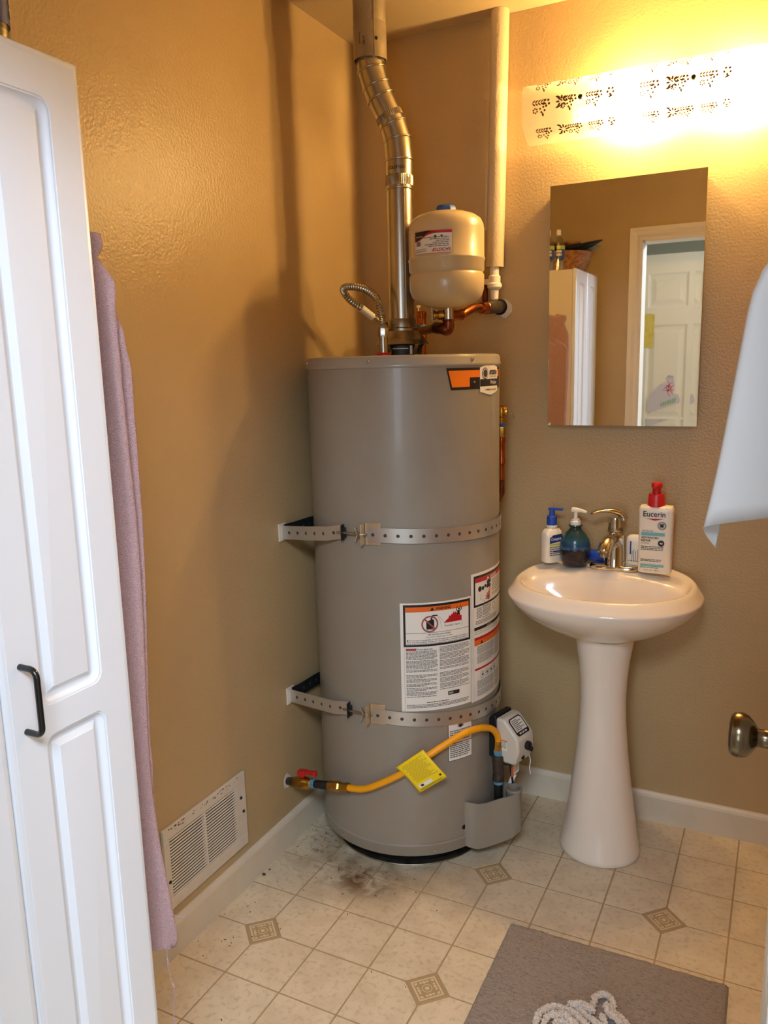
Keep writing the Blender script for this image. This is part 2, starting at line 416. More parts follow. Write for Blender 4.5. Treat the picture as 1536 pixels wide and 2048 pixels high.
def rloop(u0, u1, v0, v1, r, k=5):
    """rounded rectangle, 4*k points, anticlockwise from the lower right corner"""
    out = []
    for cx, cy, a0 in ((u1-r, v0+r, -90), (u1-r, v1-r, 0), (u0+r, v1-r, 90), (u0+r, v0+r, 180)):
        for i in range(k):
            a = R(a0 + 90*i/(k-1)); out.append((cx + r*math.cos(a), cy + r*math.sin(a)))
    return out
def panel_door(g, fn, u0, u1, v0, v1, holes, prof, back):
    """a slab whose front carries moulded panels; holes = [(cell rect, hole rect, radius)], prof = [(inset, depth, radius)]"""
    for (a0, a1, b0, b1), (h0, h1, k0, k1), r in holes:
        rings = [[fn(u, v, 0) for u, v in rloop(a0, a1, b0, b1, .0002)], [fn(u, v, 0) for u, v in rloop(h0, h1, k0, k1, r)]]
        for ins, dep, rr in prof:
            rings.append([fn(u, v, dep) for u, v in rloop(h0+ins, h1-ins, k0+ins, k1-ins, rr)])
        g.loops(rings, cap1=True)
    # edge and back of the slab
    e = .004
    A = [(u0, v0), (u1, v0), (u1, v1), (u0, v1)]
    f_ = [fn(u, v, 0) for u, v in A]; b_ = [fn(u, v, -back) for u, v in A]
    g.add(f_ + b_, [(0,1,5,4), (1,2,6,5), (2,3,7,6), (3,0,4,7), (4,5,6,7)])

# ================================================================ THE ROOM
RX = 2.05; FY = -2.07; FY2 = -2.185; H = 2.44
OX0, OX1, OZ = 0.572, 1.352, 2.052     # doorway
def struct(g, name, m, **k): return tag(g.build(name, m, smooth=k.pop('smooth', 0), **k), kind='structure')
floor = struct(G().box(-.12, RX+.1, FY2, .1, -.1, -.0006), 'floor', m_grout, origin=(0, 0, 0))
struct(G().box(-.12, 3.3, -5.1, FY2, -.1, 0.0), 'hall_floor', m_carpet)
struct(G().box(-.12, RX+.1, FY2, .1, H, H+.1), 'ceiling', m_ceil)
struct(G().box(-.12, 3.3, -5.1, FY2, H, H+.1), 'hall_ceiling', m_ceil)
struct(G().box(-.12, 0, FY2, .1, 0, H), 'wall_left', m_wall)
struct(G().box(0, RX, 0, .1, 0, H), 'wall_back', m_wall)
struct(G().box(RX, RX+.1, FY2, .1, 0, H), 'wall_right', m_wall)
g = G().box(0, OX0, FY2, FY, 0, H).box(OX1, RX, FY2, FY, 0, H).box(OX0, OX1, FY2, FY, OZ, H)
struct(g, 'wall_front', m_wall)
g = G().box(-.12, .88, -5.1, -5.0, 0, H).box(2.22, 3.3, -5.1, -5.0, 0, H).box(.88, 2.22, -5.1, -5.0, 0, .72).box(.88, 2.22, -5.1, -5.0, 2.18, H)
struct(g, 'wall_hall_far', m_hallwall)
struct(G().box(-.22, -.12, -5.1, FY2, 0, H), 'wall_hall_left', m_hallwall)
g = G().box(3.2, 3.3, -5.1, -4.25, 0, H).box(3.2, 3.3, -2.95, FY2, 0, H).box(3.2, 3.3, -4.25, -2.95, 0, .78).box(3.2, 3.3, -4.25, -2.95, 2.12, H)
struct(g, 'wall_hall_right', m_hallwall)
struct(G().box(RX+.1, 3.3, FY2, FY2+.1, 0, H), 'wall_hall_near', m_hallwall)
for k, (a, b) in enumerate((((.88, -5.06), (2.22, -5.03)), ((3.23, -4.25), (3.26, -2.95)))):  # second frame is made up to surround the added end lamp
    g = G(); z0, z1 = (.72, 2.18) if k == 0 else (.78, 2.12)
    x0, x1, y0, y1 = a[0], b[0], min(a[1], b[1]), max(a[1], b[1])
    g.box(x0, x1, y0, y1, z0, z0+.05).box(x0, x1, y0, y1, z1-.05, z1)
    if k == 0: g.box(x0, x0+.05, y0, y1, z0, z1).box(x1-.05, x1, y0, y1, z0, z1).box(1.53, 1.57, y0, y1, z0, z1)
    else: g.box(x0, x1, y0, y0+.05, z0, z1).box(x0, x1, y1-.05, y1, z0, z1).box(x0, x1, -3.62, -3.58, z0, z1)
    struct(g, 'window_%d' % (k+1), m_casing)
# doorway jamb and casings
g = G().box(OX0, OX0+.012, FY2-.002, FY+.002, 0, OZ).box(OX1-.018, OX1, FY2-.002, FY+.002, 0, OZ).box(OX0+.018, OX1-.018, FY2-.002, FY+.002, OZ-.018, OZ)
struct(g, 'trim_1', m_casing)
for k, (ya, s) in enumerate(((FY, 1), (FY2, -1))):
    g = G(); prof = ((0, .006), (.010, .012), (.024, .010), (.040, .016), (.060, .018), (.062, .0))
    for i in range(len(prof)-1):
        (d0, t0), (d1, t1) = prof[i], prof[i+1]
        L0, R0, Z0 = OX0+.008-d0, OX1-.008+d0, OZ-.008+d0; L1, R1, Z1 = OX0+.008-d1, OX1-.008+d1, OZ-.008+d1
        y0, y1 = ya+s*t0, ya+s*t1
        g.add([(L0,y0,0),(L0,y0,Z0),(R0,y0,Z0),(R0,y0,0),(L1,y1,0),(L1,y1,Z1),(R1,y1,Z1),(R1,y1,0)], [(0,1,5,4),(1,2,6,5),(2,3,7,6)])
    L0, R0, Z0 = OX0+.008, OX1-.008, OZ-.008
    g.add([(L0,ya,0),(L0,ya,Z0),(R0,ya,Z0),(R0,ya,0),(L0,ya+s*.006,0),(L0,ya+s*.006,Z0),(R0,ya+s*.006,Z0),(R0,ya+s*.006,0)], [(0,1,5,4),(1,2,6,5),(2,3,7,6)])
    struct(g, 'trim_%d' % (k+2), m_casing)
# baseboards: a profile swept along each wall
def baseboard(name, a, b, nrm):
    a = Vector(a); b = Vector(b); n = Vector(nrm); pr = ((0, 0), (.012, 0), (.012, .080), (.0095, .088), (.005, .095), (0, .096))
    g = G(); g.loops([[a + n*d + Vector((0,0,z)) for d, z in pr], [b + n*d + Vector((0,0,z)) for d, z in pr]], cap0=True, cap1=True)
    return struct(g, name, m_trim)
baseboard('baseboard_left', (0, -1.535, 0), (0, 0, 0), (1, 0, 0))
baseboard('baseboard_back', (.012, 0, 0), (RX, 0, 0), (0, -1, 0))
baseboard('baseboard_right', (RX, FY, 0), (RX, -.012, 0), (-1, 0, 0))
baseboard('baseboard_front', (OX1+.075, FY, 0), (RX-.012, FY, 0), (0, 1, 0))

# floor: vinyl squares with a small ornamented square at every third crossing
TX, TY = 0.1555, 0.1583; GR = 0.0021; DH = 0.054; TH = 0.0006
def tile_mesh(cx, cy):
    """cx, cy: -1/+1 = which corner is cut, 0 = none"""
    x1, y1 = TX/2-GR, TY/2-GR; c = DH + GR*1.2; P = []
    for sx, sy in ((-1,-1), (1,-1), (1,1), (-1,1)):
        if (sx, sy) == (cx, cy): P += [(sx*(TX/2-c), sy*y1), (sx*x1, sy*(TY/2-c))]
        else: P.append((sx*x1, sy*y1))
    # put into angular order
    P.sort(key=lambda p: math.atan2(p[1], p[0]))
    n = len(P); me = bpy.data.meshes.new('tile')
    vs = [(x, y, -TH) for x, y in P] + [(x*.997, y*.997, 0) for x, y in P]
    me.from_pydata(vs, [], [tuple(range(n, 2*n))] + [(i, (i+1) % n, n+(i+1) % n, n+i) for i in range(n)]); me.materials.append(m_tile)
    return me
kinds = {k: tile_mesh(*k) for k in ((0,0), (-1,-1), (1,-1), (1,1), (-1,1))}
for i in range(13):
    for j in range(14):
        x0, x1, y1 = i*TX, (i+1)*TX, -j*TY; y0 = y1 - TY
        if x1 > RX+.05: continue
        cut = (0, 0)
        # ornaments sit at grid lines i%3==1 (x) and j%3==0 (y)
        for sx, gi in ((-1, i), (1, i+1)):
            for sy, gj in ((1, j), (-1, j+1)):
                if gi % 3 == 1 and gj % 3 == 0 and gj > 0: cut = (sx, sy)
        if y0 < FY2: continue
        o = bpy.data.objects.new('tile', kinds[cut]); COL.objects.link(o); o.parent = floor; o.location = ((x0+x1)/2, (y0+y1)/2, 0)
def ornament():
    g = G(); mats = [mat('ornament_band', '#a8916c', .4), mat('ornament_light', '#d3c19d', .38), m_tile]
    h = DH
    def sq(r, z, mi): g.add([(r, 0, z), (0, r, z), (-r, 0, z), (0, -r, z)], [(0,1,2,3)], mi)
    g.add([(h,0,-TH),(0,h,-TH),(-h,0,-TH),(0,-h,-TH),(h*.99,0,0),(0,h*.99,0),(-h*.99,0,0),(0,-h*.99,0)], [(4,5,6,7),(0,1,5,4),(1,2,6,5),(2,3,7,6),(3,0,4,7)], 0)
    sq(h*.80, .0001, 1); sq(h*.70, .0002, 0)
    # motif: a rosette and petals
    s2 = math.sqrt(.5); q = h*.70*s2
    for k in range(4):
        for a, d, sz in ((45, q*.86*1.25, .16), (0, q*.72, .17), (22, q*.80, .13), (-22, q*.80, .13)):
            an = R(45 + 90*k + a); c = Vector((math.cos(an)*d, math.sin(an)*d))
            t = Vector((math.cos(an), math.sin(an))); n_ = Vector((-t.y, t.x)); z = h*sz*.62
            g.add([(*(c+t*z), .0003), (*(c+n_*z), .0003), (*(c-t*z*.5), .0003), (*(c-n_*z), .0003)], [(0,1,2,3)], 1)
    for r, z, mi in ((.27, .0004, 0), (.235, .0005, 1), (.20, .0006, 0), (.10, .0007, 1)):
        g.add([(h*r*math.cos(2*PI*i/16), h*r*math.sin(2*PI*i/16), z) for i in range(16)], [tuple(range(16))], mi)
    o = g.build('ornament_tile', mats, floor, smooth=0, recalc=False); return o
orn = ornament(); first = True
for i in range(1, 13, 3):
    for j in range(3, 14, 3):
        o = orn if first else orn.copy()
        if not first: COL.objects.link(o)
        first = False; o.parent = floor; o.location = (i*TX, -j*TY, 0)

# ================================================================ WATER HEATER
TC = Vector((.294, -.318, 0)); RT = .277; ZB, ZT = .040, 1.467
def cyl(a, z, r=RT): return Vector((TC.x + r*math.cos(R(a)), TC.y + r*math.sin(R(a)), z))
def tank_fn(a0):
    return lambda u, v, h: cyl(a0 + math.degrees(u/RT), v, RT+h)
heater = empty('water_heater', (TC.x, TC.y, 0), 'tall grey cylindrical gas water heater standing in the corner', 'water heater')
g = G(); g.lathe([(RT-.004, .087), (RT, .090), (RT, 1.437), (RT-.003, 1.44)], TC, n=96)
g.build('jacket', m_tank, heater)
g = G(); g.lathe([(RT-.014, .055), (RT+.001, .055), (RT+.0022, .058), (RT+.0022, .080), (RT+.0035, .083), (RT+.0035, .087), (RT+.0005, .090), (RT-.005, .090)], TC, n=96, cap=False)
g.build('bottom_band', m_tank, heater)
g = G(); g.lathe([(RT-.004, 1.434), (RT+.0025, 1.436), (RT+.004, 1.439), (RT+.004, 1.443), (RT+.002, 1.446), (RT+.002, 1.458), (RT-.002, 1.465), (RT-.010, 1.4675), (.02, 1.469)], TC, n=96)
g.build('top_cap', m_tankcap, heater)
g = G(); g.lathe([(.214, 0), (.218, .003), (.218, .050), (.245, .062)], TC, n=72); g.build('base_ring', m_dark, heater)
g = G(); g.lathe([(.22, .0005), (.242, .0005), (.244, .003), (.242, .005), (.22, .005)], TC, n=72, cap=False); g.build('drip_rim', m_galvd, heater)
def screw(parent, p, n_, r=.0045, m=m_chrome):
    g = G(); g.lathe([(r, -.001), (r, .001), (r*.8, .0028), (r*.3, .0034)], p, n_, n=14); return g.build('screw', m, parent)
for a, z in ((-23.7, 1.453), (-83.4, 1.453), (-141, 1.453), (-112.3, .068), (-51.5, .068), (-165, .068)):
    p = cyl(a, z, RT+.0018); screw(heater, p, p - TC - Vector((0, 0, z)))
# vertical jacket crease on the upper right
g = G(); g.tube([cyl(-4, 1.21, RT-.001), cyl(-4, 1.43, RT-.001)], .0022, 8); g.build('jacket_seam', m_tank, heater)
# --- badge strip and badge
d = Decal(tank_fn(-41.1), [m_ink, m_logo_orange, m_label, m_navy, m_brass])
U = lambda a: RT*R(a + 41.1)
z0, z1 = 1.374, 1.431
sl_u = U(-38.3)                                             # the left end slants
d.strip(0, sl_u, lambda u: z1 - (z1-z0)*u/sl_u, lambda u: z1, m_ink, 1)
d.strip(sl_u, U(12), lambda u: z0, lambda u: z1, m_ink, 1)
a0_, a1_ = .0065, .0065 + (sl_u)*.80
d.strip(a0_, a1_, lambda u: z1-.007 - (z1-z0-.014)*(u-a0_)/(a1_-a0_), lambda u: z1-.007, m_logo_orange, 2)
d.strip(a1_, U(-25.6), lambda u: z0+.007, lambda u: z1-.007, m_logo_orange, 2)
d.strip(U(-25.6), U(-17.0), lambda u: 1.4055, lambda u: z1-.007, m_logo_orange, 2)
w_ = .006
d.rect(U(4.6), 1.405, U(9), z1-w_-.001, m_logo_orange, 2)
o = d.build('badge_stripe', heater)
screw(heater, cyl(-25.2+2.8, 1.393, RT+.0018), cyl(-22.4, 0) - TC, .0035)
d = Decal(tank_fn(-6.4), [m_label, m_ink, m_navy, m_brass, m_grey_ink], base=.0020)
hw = .0525
d.g.add([d.fn(u, v, h) for h in (.0020, .0008) for u, v in ((-hw, 1.430), (-hw/2, 1.4365), (0, 1.442), (hw/2, 1.4365), (hw, 1.430), (hw, 1.366), (hw/2, 1.3605), (0, 1.356), (-hw/2, 1.3605), (-hw, 1.366))],
        [(0,1,8,9), (1,2,7,8), (2,3,6,7), (3,4,5,6)] + [(i, (i+1) % 10, 10+(i+1) % 10, 10+i) for i in range(10)], 0)
d.disc(-.029, 1.4145, .0155, m_navy, 1, 24); d.disc(-.029, 1.4145, .0085, m_brass, 2, 20); d.ring(-.029, 1.4145, .0118, .0022, m_label, 3); d.disc(-.029, 1.4145, .004, m_navy, 3, 12)
d.text('state', .019, 1.4115, .052, .016, m_ink, 2, bold=.03)
d.text('WATER HEATERS', .019, 1.4035, .050, .0045, m_grey_ink, 2)
d.rect(-hw-.001, 1.3805, hw, 1.3995, m_ink, 1)
d.text('ProLine', .019, 1.386, .040, .0095, m_label, 3, bold=.02)
d.text('COMMERCIAL GRADE', 0.004, 1.3685, .070, .0052, m_grey_ink, 2, bold=.01)
d.build('badge', heater)
# --- big warning label
A0, A1 = -69.3, -25.7; WL = RT*R(A1-A0)
d = Decal(tank_fn(A0), [m_label, m_ink, m_orange, m_red, m_dred, m_grey_ink])
T, B = .808, .497; d.rect(0, B, WL, T, m_label, 0)
bx0, bx1, by1, by0 = .0085, WL-.003, T-.005, T-.124
d.rect(bx0, by0, bx1, by1, m_ink, 1); d.rect(bx0+.006, by0+.006, bx1-.006, by1-.007, m_label, 2)
d.rect(bx0+.006, by1-.0205, bx1-.006, by1-.0065, m_orange, 3)
cx = (bx0+bx1)/2
d.text('WARNING', cx+.012, by1-.0178, .046, .0085, m_ink, 4, bold=.03)
d.poly([(cx-.026, by1-.0183), (cx-.014, by1-.0183), (cx-.020, by1-.0083)], m_ink, 4)
pu, pv = cx-.027, by1-.056                                  # no-fuel roundel
d.poly([(pu-.010, pv-.014), (pu+.012, pv-.014), (pu+.012, pv+.011), (pu+.006, pv+.014), (pu-.002, pv+.010), (pu-.010, pv+.008)], m_ink, 4)
d.rect(pu-.009, pv-.0165, pu+.011, pv-.0148, m_grey_ink, 4)
d.line((pu+.003, pv+.012), (pu+.008, pv+.024), .004, m_ink, 4); d.line((pu+.008, pv+.0235), (pu+.022, pv+.023), .0035, m_ink, 4)
d.ring(pu, pv, .0215, .0042, m_dred, 5); d.line((pu-.015, pv+.015), (pu+.015, pv-.015), .0042, m_dred, 6)
vp = [(pu+.022, pv+.021), (pu+.031, pv+.002), (pu+.033, pv-.014), (pu+.095, pv-.014), (pu+.099, pv-.010), (pu+.097, pv-.004), (pu+.043, pv-.002), (pu+.038, pv+.004), (pu+.026, pv+.021)]
for a_, b_ in zip(vp, vp[1:]): d.line(a_, b_, .0006, m_grey_ink, 3)
d.text('Flammable  Vapors', pu+.066, pv-.0115, .048, .0052, m_ink, 4)
fx, fy = pu+.040, pv-.001                                   # flames
fl = [(0, 0), (.008, .008), (.014, .012), (.016, .020), (.020, .017), (.024, .024), (.026, .021), (.030, .030), (.033, .024), (.037, .029), (.040, .022), (.044, .026), (.046, .018), (.050, .022), (.051, .014), (.056, .015), (.052, .008), (.055, .005), (.050, .001)]
for a_, b_ in zip(fl, fl[1:]): d.poly([(fx+a_[0], fy+a_[1]), (fx+a_[0], fy+.0002), (fx+b_[0], fy+.0002), (fx+b_[0], fy+b_[1])], m_red, 4)
hx, hy = fx+.047, fy+.034
d.disc(hx, hy, .0032, m_ink, 6, 12); d.line((hx-.001, hy-.004), (hx-.002, hy-.015), .008, m_ink, 5)
for s_ in (-1, 1): d.line((hx+s_*.004, hy-.006), (hx+s_*.009, hy-.001), .0022, m_ink, 5); d.line((hx+s_*.009, hy-.001), (hx+s_*.005, hy+.008), .0022, m_ink, 5)
ly = by0+.038; d.rect(bx0+.006, ly, bx1-.006, ly+.0010, m_ink, 3)
d.text('FIRE AND EXPLOSION HAZARD', cx, ly-.0075, .066, .0040, m_ink, 3, bold=.015)
d.text('Can result in serious injury or death', cx, ly-.0140, .076, .0042, m_ink, 3)
d.poly([(bx0+.008, ly-.0215), (bx0+.014, ly-.0215), (bx0+.011, ly-.0165)], m_ink, 3)
d.text('Do not store or use gasoline or other flammable vapors and liquids in the vicinity of', bx0+.0155, ly-.0212, bx1-bx0-.025, .0037, m_ink, 3, 'L', bold=.012)
d.text('this or any other appliance. Storage of or use of gasoline or other flammable vapors or', bx0+.008, ly-.0263, bx1-bx0-.017, .0037, m_ink, 3, 'L', bold=.012)
d.text('liquids in the vicinity of this or any other appliance can result in serious injury or death.', bx0+.008, ly-.0312, bx1-bx0-.017, .0034, m_ink, 3, 'L', bold=.012)
c0, c1, c2, c3 = .014, .102, .108, WL-.006; ty = by0-.004
d.rect(c0, ty-.0072, c0+.029, ty-.0005, m_dred, 1); d.text('Protect against leaks', c0+.032, ty-.006, .042, .0045, m_ink, 1, 'L', bold=.015)
d.bars(c0, c1, ty-.009, ty-.071, .0036, .0017, m_grey_ink, 1, 3)
d.bars(c0, c1, ty-.077, B+.036, .0036, .0017, m_grey_ink, 1, 4, .5, 3)
d.bars(c2, c3, ty-.001, ty-.070, .0036, .0016, m_grey_ink, 1, 5, .35, 5)
d.bars(c2, c3, ty-.075, B+.053, .0036, .0016, m_grey_ink, 1, 6, .45, 4)
for a_, b_ in (((c0, ty-.073), (c3, ty-.073)), ((c0, B+.0275), (c3, B+.0285)), ((.0095, by0), (.0095, B+.002)), ((WL-.003, by0), (WL-.003, B+.002))): d.line(a_, b_, .0005, m_grey_ink, 1)
# small dark logo block
lx = c2+.024; d.rect(lx, B+.038, lx+.036, B+.049, m_ink, 2); d.text('AUTO', lx+.009, B+.0412, .014, .0048, m_label, 3, bold=.03); d.text('CERT', lx+.025, B+.0412, .013, .0042, m_grey_ink, 3)
d.bars(c0+.055, c1+.032, B+.025, B+.0205, .004, .0020, m_ink, 1, 8); d.bars(c0, c3, B+.019, B+.005, .0038, .0018, m_grey_ink, 1, 9, .3, 4)
d.build('warning_label', heater)
# --- danger label that runs round to the right
A0 = -25.4; d = Decal(tank_fn(A0), [m_label, m_ink, m_orange, m_red, m_dred, m_grey_ink])
WL = RT*R(46); T, B = .868, .492; d.rect(0, B, WL, T, m_label, 0)
e0 = .010
d.rect(e0, T-.098, WL-.02, T-.008, m_ink, 1); d.rect(e0+.006, T-.092, WL-.02, T-.015, m_label, 2)
d.rect(e0+.006, T-.028, WL-.02, T-.015, m_red, 3)
d.poly([(.070, T-.0265), (.082, T-.0265), (.076, T-.017)], m_label, 4); d.text('DANGER', .112, T-.0262, .045, .0085, m_label, 4, bold=.02)
for q, (du, dv, rr) in enumerate(((.036, -.048, .008), (.050, -.048, .006), (.062, -.044, .005), (.078, -.036, .008), (.088, -.034, .006))): d.disc(du, T+dv, rr, m_ink, 3+q % 2, 16)
d.rect(.068, T-.052, .092, T-.042, m_ink, 3); d.line((.090, T-.052), (.080, T-.070), .006, m_orange, 3)
d.line((.036, T-.066), (.080, T-.058), .0006, m_grey_ink, 3); d.line((.036, T-.076), (.060, T-.088), .0006, m_grey_ink, 3); d.line((.036, T-.076), (.044, T-.066), .0006, m_grey_ink, 3)
d.disc(.080, T-.080, .008, m_dred, 4, 10)
for q in range(5): a_ = R(60+q*32); d.line((.080, T-.080), (.080+.017*math.cos(a_), T-.080+.017*math.sin(a_)), .004, m_dred, 4)
d.bars(.100, WL-.024, T-.034, T-.088, .0052, .0020, m_grey_ink, 3, 11)
d.bars(.022, .046, T-.103, T-.135, .0045, .0018, m_grey_ink, 1, 12); d.bars(.050, .095, T-.101, T-.137, .0042, .0018, m_grey_ink, 1, 13)
d.ring(.118, T-.115, .010, .0012, m_ink, 1)
d.bars(.018, .14, T-.139, T-.152, .0042, .0018, m_grey_ink, 1, 14); d.rect(.012, T-.166, WL-.02, T-.157, m_ink, 1); d.text('CAUTION', .085, T-.1645, .03, .005, m_label, 2)
d.bars(.014, .15, T-.170, T-.183, .0058, .0010, m_grey_ink, 1, 15)
d.rect(.012, T-.195, WL-.02, T-.187, m_red, 1); d.rect(.012, T-.211, WL-.02, T-.195, m_orange, 1)
d.poly([(.038, T-.209), (.050, T-.209), (.044, T-.198)], m_ink, 2); d.bars(.055, .10, T-.199, T-.208, .005, .0015, m_dred, 2, 16)
d.bars(.024, .115, T-.215, T-.272, .0036, .0016, m_grey_ink, 1, 17); d.bars(.122, .16, T-.215, T-.272, .0036, .0012, m_grey_ink, 1, 18)
d.rect(.014, T-.285, WL-.02, T-.279, m_red, 1)
for q in range(4): d.frame(.040+q*.024, T-.312, .055+q*.024, T-.294, .0010, m_grey_ink, 1); d.disc(.048+q*.024, T-.303, .004, m_grey_ink, 2, 10)
d.bars(.024, .115, T-.318, B+.008, .0038, .0016, m_grey_ink, 1, 19); d.bars(.122, .16, T-.318, B+.008, .0038, .0012, m_grey_ink, 1, 20)
for u_ in (.0052, .0096, .1185): d.line((u_, T-.10), (u_, B+.003), .0005, m_grey_ink, 1)
d.build('danger_label', heater)
# --- small label below the lower strap
A0, A1 = -42.4, -25.4; WL = RT*R(A1-A0); d = Decal(tank_fn(A0), [m_label, m_ink, m_orange, m_red, m_grey_ink, m_dred])
T, B = .458, .334; d.rect(0, B, WL, T, m_ink, 0); d.rect(.0016, B+.0016, WL-.0016, T-.0016, m_label, 1)
d.rect(.0016, T-.007, WL-.0016, T-.0016, m_orange, 2)
for q in range(7): a_ = R(20+q*23); d.line((.041, T-.026), (.041+.011*math.cos(a_), T-.026+.013*math.sin(a_)), .0025, m_ink, 2)
d.bars(.006, WL-.006, T-.033, T-.068, .0058, .0026, m_grey_ink, 2, 21); d.rect(.0016, T-.073, WL-.0016, T-.070, m_dred, 2)
d.bars(.006, WL-.006, T-.076, B+.005, .0058, .0028, m_grey_ink, 2, 22)
d.build('caution_label', heater)
# --- combustion door cover (shroud) with its corner tube
def pol(a, r): return Vector((TC.x + r*math.cos(R(a)), TC.y + r*math.sin(R(a)), 0))
foot = [pol(-31.5, RT), pol(-30.5, RT+.010), pol(-26.5, RT+.028), pol(-22, RT+.038), pol(-16, RT+.060), pol(-11.5, RT+.088), pol(-8, RT+.098), pol(-4.5, RT+.095), pol(-2.5, RT+.080), pol(-2, RT+.055), pol(1, RT)]
top = [.196, .197, .192, .190, .197, .205, .210, .210, .210, .208, .205]; bot = [.060, .056, .050, .050, .058, .072, .082, .086, .088, .088, .088]
g = G(); th = .004
def ins(i, k):
    c = pol(-12, RT+.02); v = foot[i] - c; return foot[i] - v.normalized()*k
g.loops([[foot[i] + Vector((0, 0, bot[i])) for i in range(11)], [foot[i] + Vector((0, 0, top[i])) for i in range(11)], [ins(i, th) + Vector((0, 0, top[i])) for i in range(11)], [ins(i, th) + Vector((0, 0, bot[i]+.002)) for i in range(11)]], closed=False)
g.build('door_cover', m_tank, heater, smooth=50)
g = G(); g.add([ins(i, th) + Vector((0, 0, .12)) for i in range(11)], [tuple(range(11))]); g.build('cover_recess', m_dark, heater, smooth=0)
g = G(); c_ = pol(-6.5, RT+.076); g.lathe([(.0220, .080), (.0235, .092), (.0225, .094), (.0225, .203), (.0255, .208), (.0255, .214), (.021, .214), (.019, .150)], c_, n=28, cap=False); g.lathe([(.001, .16), (.0195, .16)], c_, n=20, mi=1, cap=False)
g.build('igniter_well', [m_tank, m_dark], heater)
g = G(); 
for dz, r_ in ((.0, .007),):
    p = cyl(-31.8, .118, RT+.0003); g.lathe([(.0085, 0), (.0085, .0012), (.004, .0014)], p, cyl(-31.8, 0)-TC, n=18, sx=1.0, sy=.8)
g.build('drain_slot', m_dark, heater)
g = G(); g.tube([cyl(a, .092, RT+.0008) for a in range(-60, -31, 3)], .0012, 6); g.tube([cyl(-31, .094+.009*i, RT+.0006) for i in range(11)], .0010, 6); g.build('jacket_lip', m_tank, heater)

# --- gas control valve on the right side
axr = (cyl(-12, 0) - TC).normalized(); axt = Vector((-axr.y, axr.x, 0)); Z = Vector((0, 0, 1))
tilt = R(14)
ax = (axr*math.cos(tilt) - Z*math.sin(tilt)*0).normalized()
VC = pol(-2.5, RT+.070) + Vector((0, 0, .350)); fr = (axr*.998 - axt*.06).normalized(); sd = Vector((-fr.y, fr.x, 0))     # front faces the room
def vb(f, s, z): return VC + fr*f + sd*s + Z*z
def vring(f, k, zt=.072, zb=-.060, hw=.042):
    P = [(-hw*.55, zb), (hw*.55, zb), (hw, zb*.45), (hw, zt*.35), (hw*.62, zt), (-hw*.62, zt), (-hw, zt*.35), (-hw, zb*.45)]
    return [vb(f, s*k, z*k) for s, z in P]
HP = [(-.040, .074), (-.012, .076), (.036, .026), (.038, -.012), (.026, -.056), (-.038, -.060)]
g = G(); g.loops([[vb(f, s_*k, z) for f, z in HP] for s_, k in ((-.043, 1), (.043, 1))], cap0=True, cap1=True)
valve = g.build('gas_control', m_gasbody, heater, smooth=30, bevel=.007)
g = G(); g.loops([[vb(f, s_, z) for f, z in ((-.074, .052), (-.056, .078), (-.0405, .078), (-.0405, -.058), (-.070, -.050))] for s_ in (-.041, .041)], cap0=True, cap1=True); g.build('valve_back', m_blackplastic, valve, smooth=30, bevel=.002)
sl_ = Vector((fr.x*.048, fr.y*.048, -.050)); sn = (fr*.050 + Z*.048).normalized(); so = vb(-.012, 0, .076)
pf = lambda s_, t, h: so + sl_*t + sd*s_ + sn*h
g = G(); P_ = [(s_, t) for s_, t in ((-.026, .90), (.026, .90), (.031, .80), (.031, .22), (.024, .10), (-.024, .10), (-.031, .22), (-.031, .80))]
g.add([pf(s_, t, .0002) for s_, t in P_] + [pf(s_, t, .0010) for s_, t in P_], [tuple(range(8, 16))] + [(i, (i+1) % 8, 8+(i+1) % 8, 8+i) for i in range(8)], 0)
g.add([pf(s_, t, .0013) for s_, t in ((-.027, .72), (.027, .72), (.027, .24), (.021, .15), (-.021, .15), (-.027, .24))], [tuple(range(6))], 1)
for k in range(7): g.add([pf(s_, .22+.07*k+d_, .0016) for s_, d_ in ((-.023, 0), (.004+.015*(k % 2), 0), (.004+.015*(k % 2), .028), (-.023, .028))], [(0,1,2,3)], 2)
for k in range(3): g.add([pf(s_, .78+d_, .0016) for s_, d_ in ((-.020+.014*k, 0), (-.010+.014*k, 0), (-.010+.014*k, .06), (-.020+.014*k, .06))], [(0,1,2,3)], 1)
g.build('instruction_plate', [m_ink, m_label, m_grey_ink], valve, smooth=0, recalc=False)
g = G(); g.lathe([(.013, 0), (.013, .009), (.010, .012), (.002, .012)], vb(.036, .004, -.004), fr, n=20); g.obox(vb(.050, .004, -.004), sd, Z, fr, .005, .022, .006); g.build('control_knob', m_blackplastic, valve)
g = G(); g.lathe([(.007, 0), (.007, .006), (.002, .007)], vb(.034, .028, -.026), fr, n=16); g.lathe([(.006, 0), (.006, .006), (.002, .007)], vb(.028, -.008, -.040), fr, n=16); g.build('pilot_button', m_blackplastic, valve)
d = Decal(lambda u, v, h: vb(-.030+u, -.0432-h, -.018+v), [m_label, m_orange, m_grey_ink]); d.rect(0, 0, .030, .032, m_label, 0); d.rect(0, .028, .030, .032, m_orange, 1); d.bars(.002, .028, .026, .002, .0035, .0014, m_grey_ink, 1, 31); d.build('side_sticker', valve)
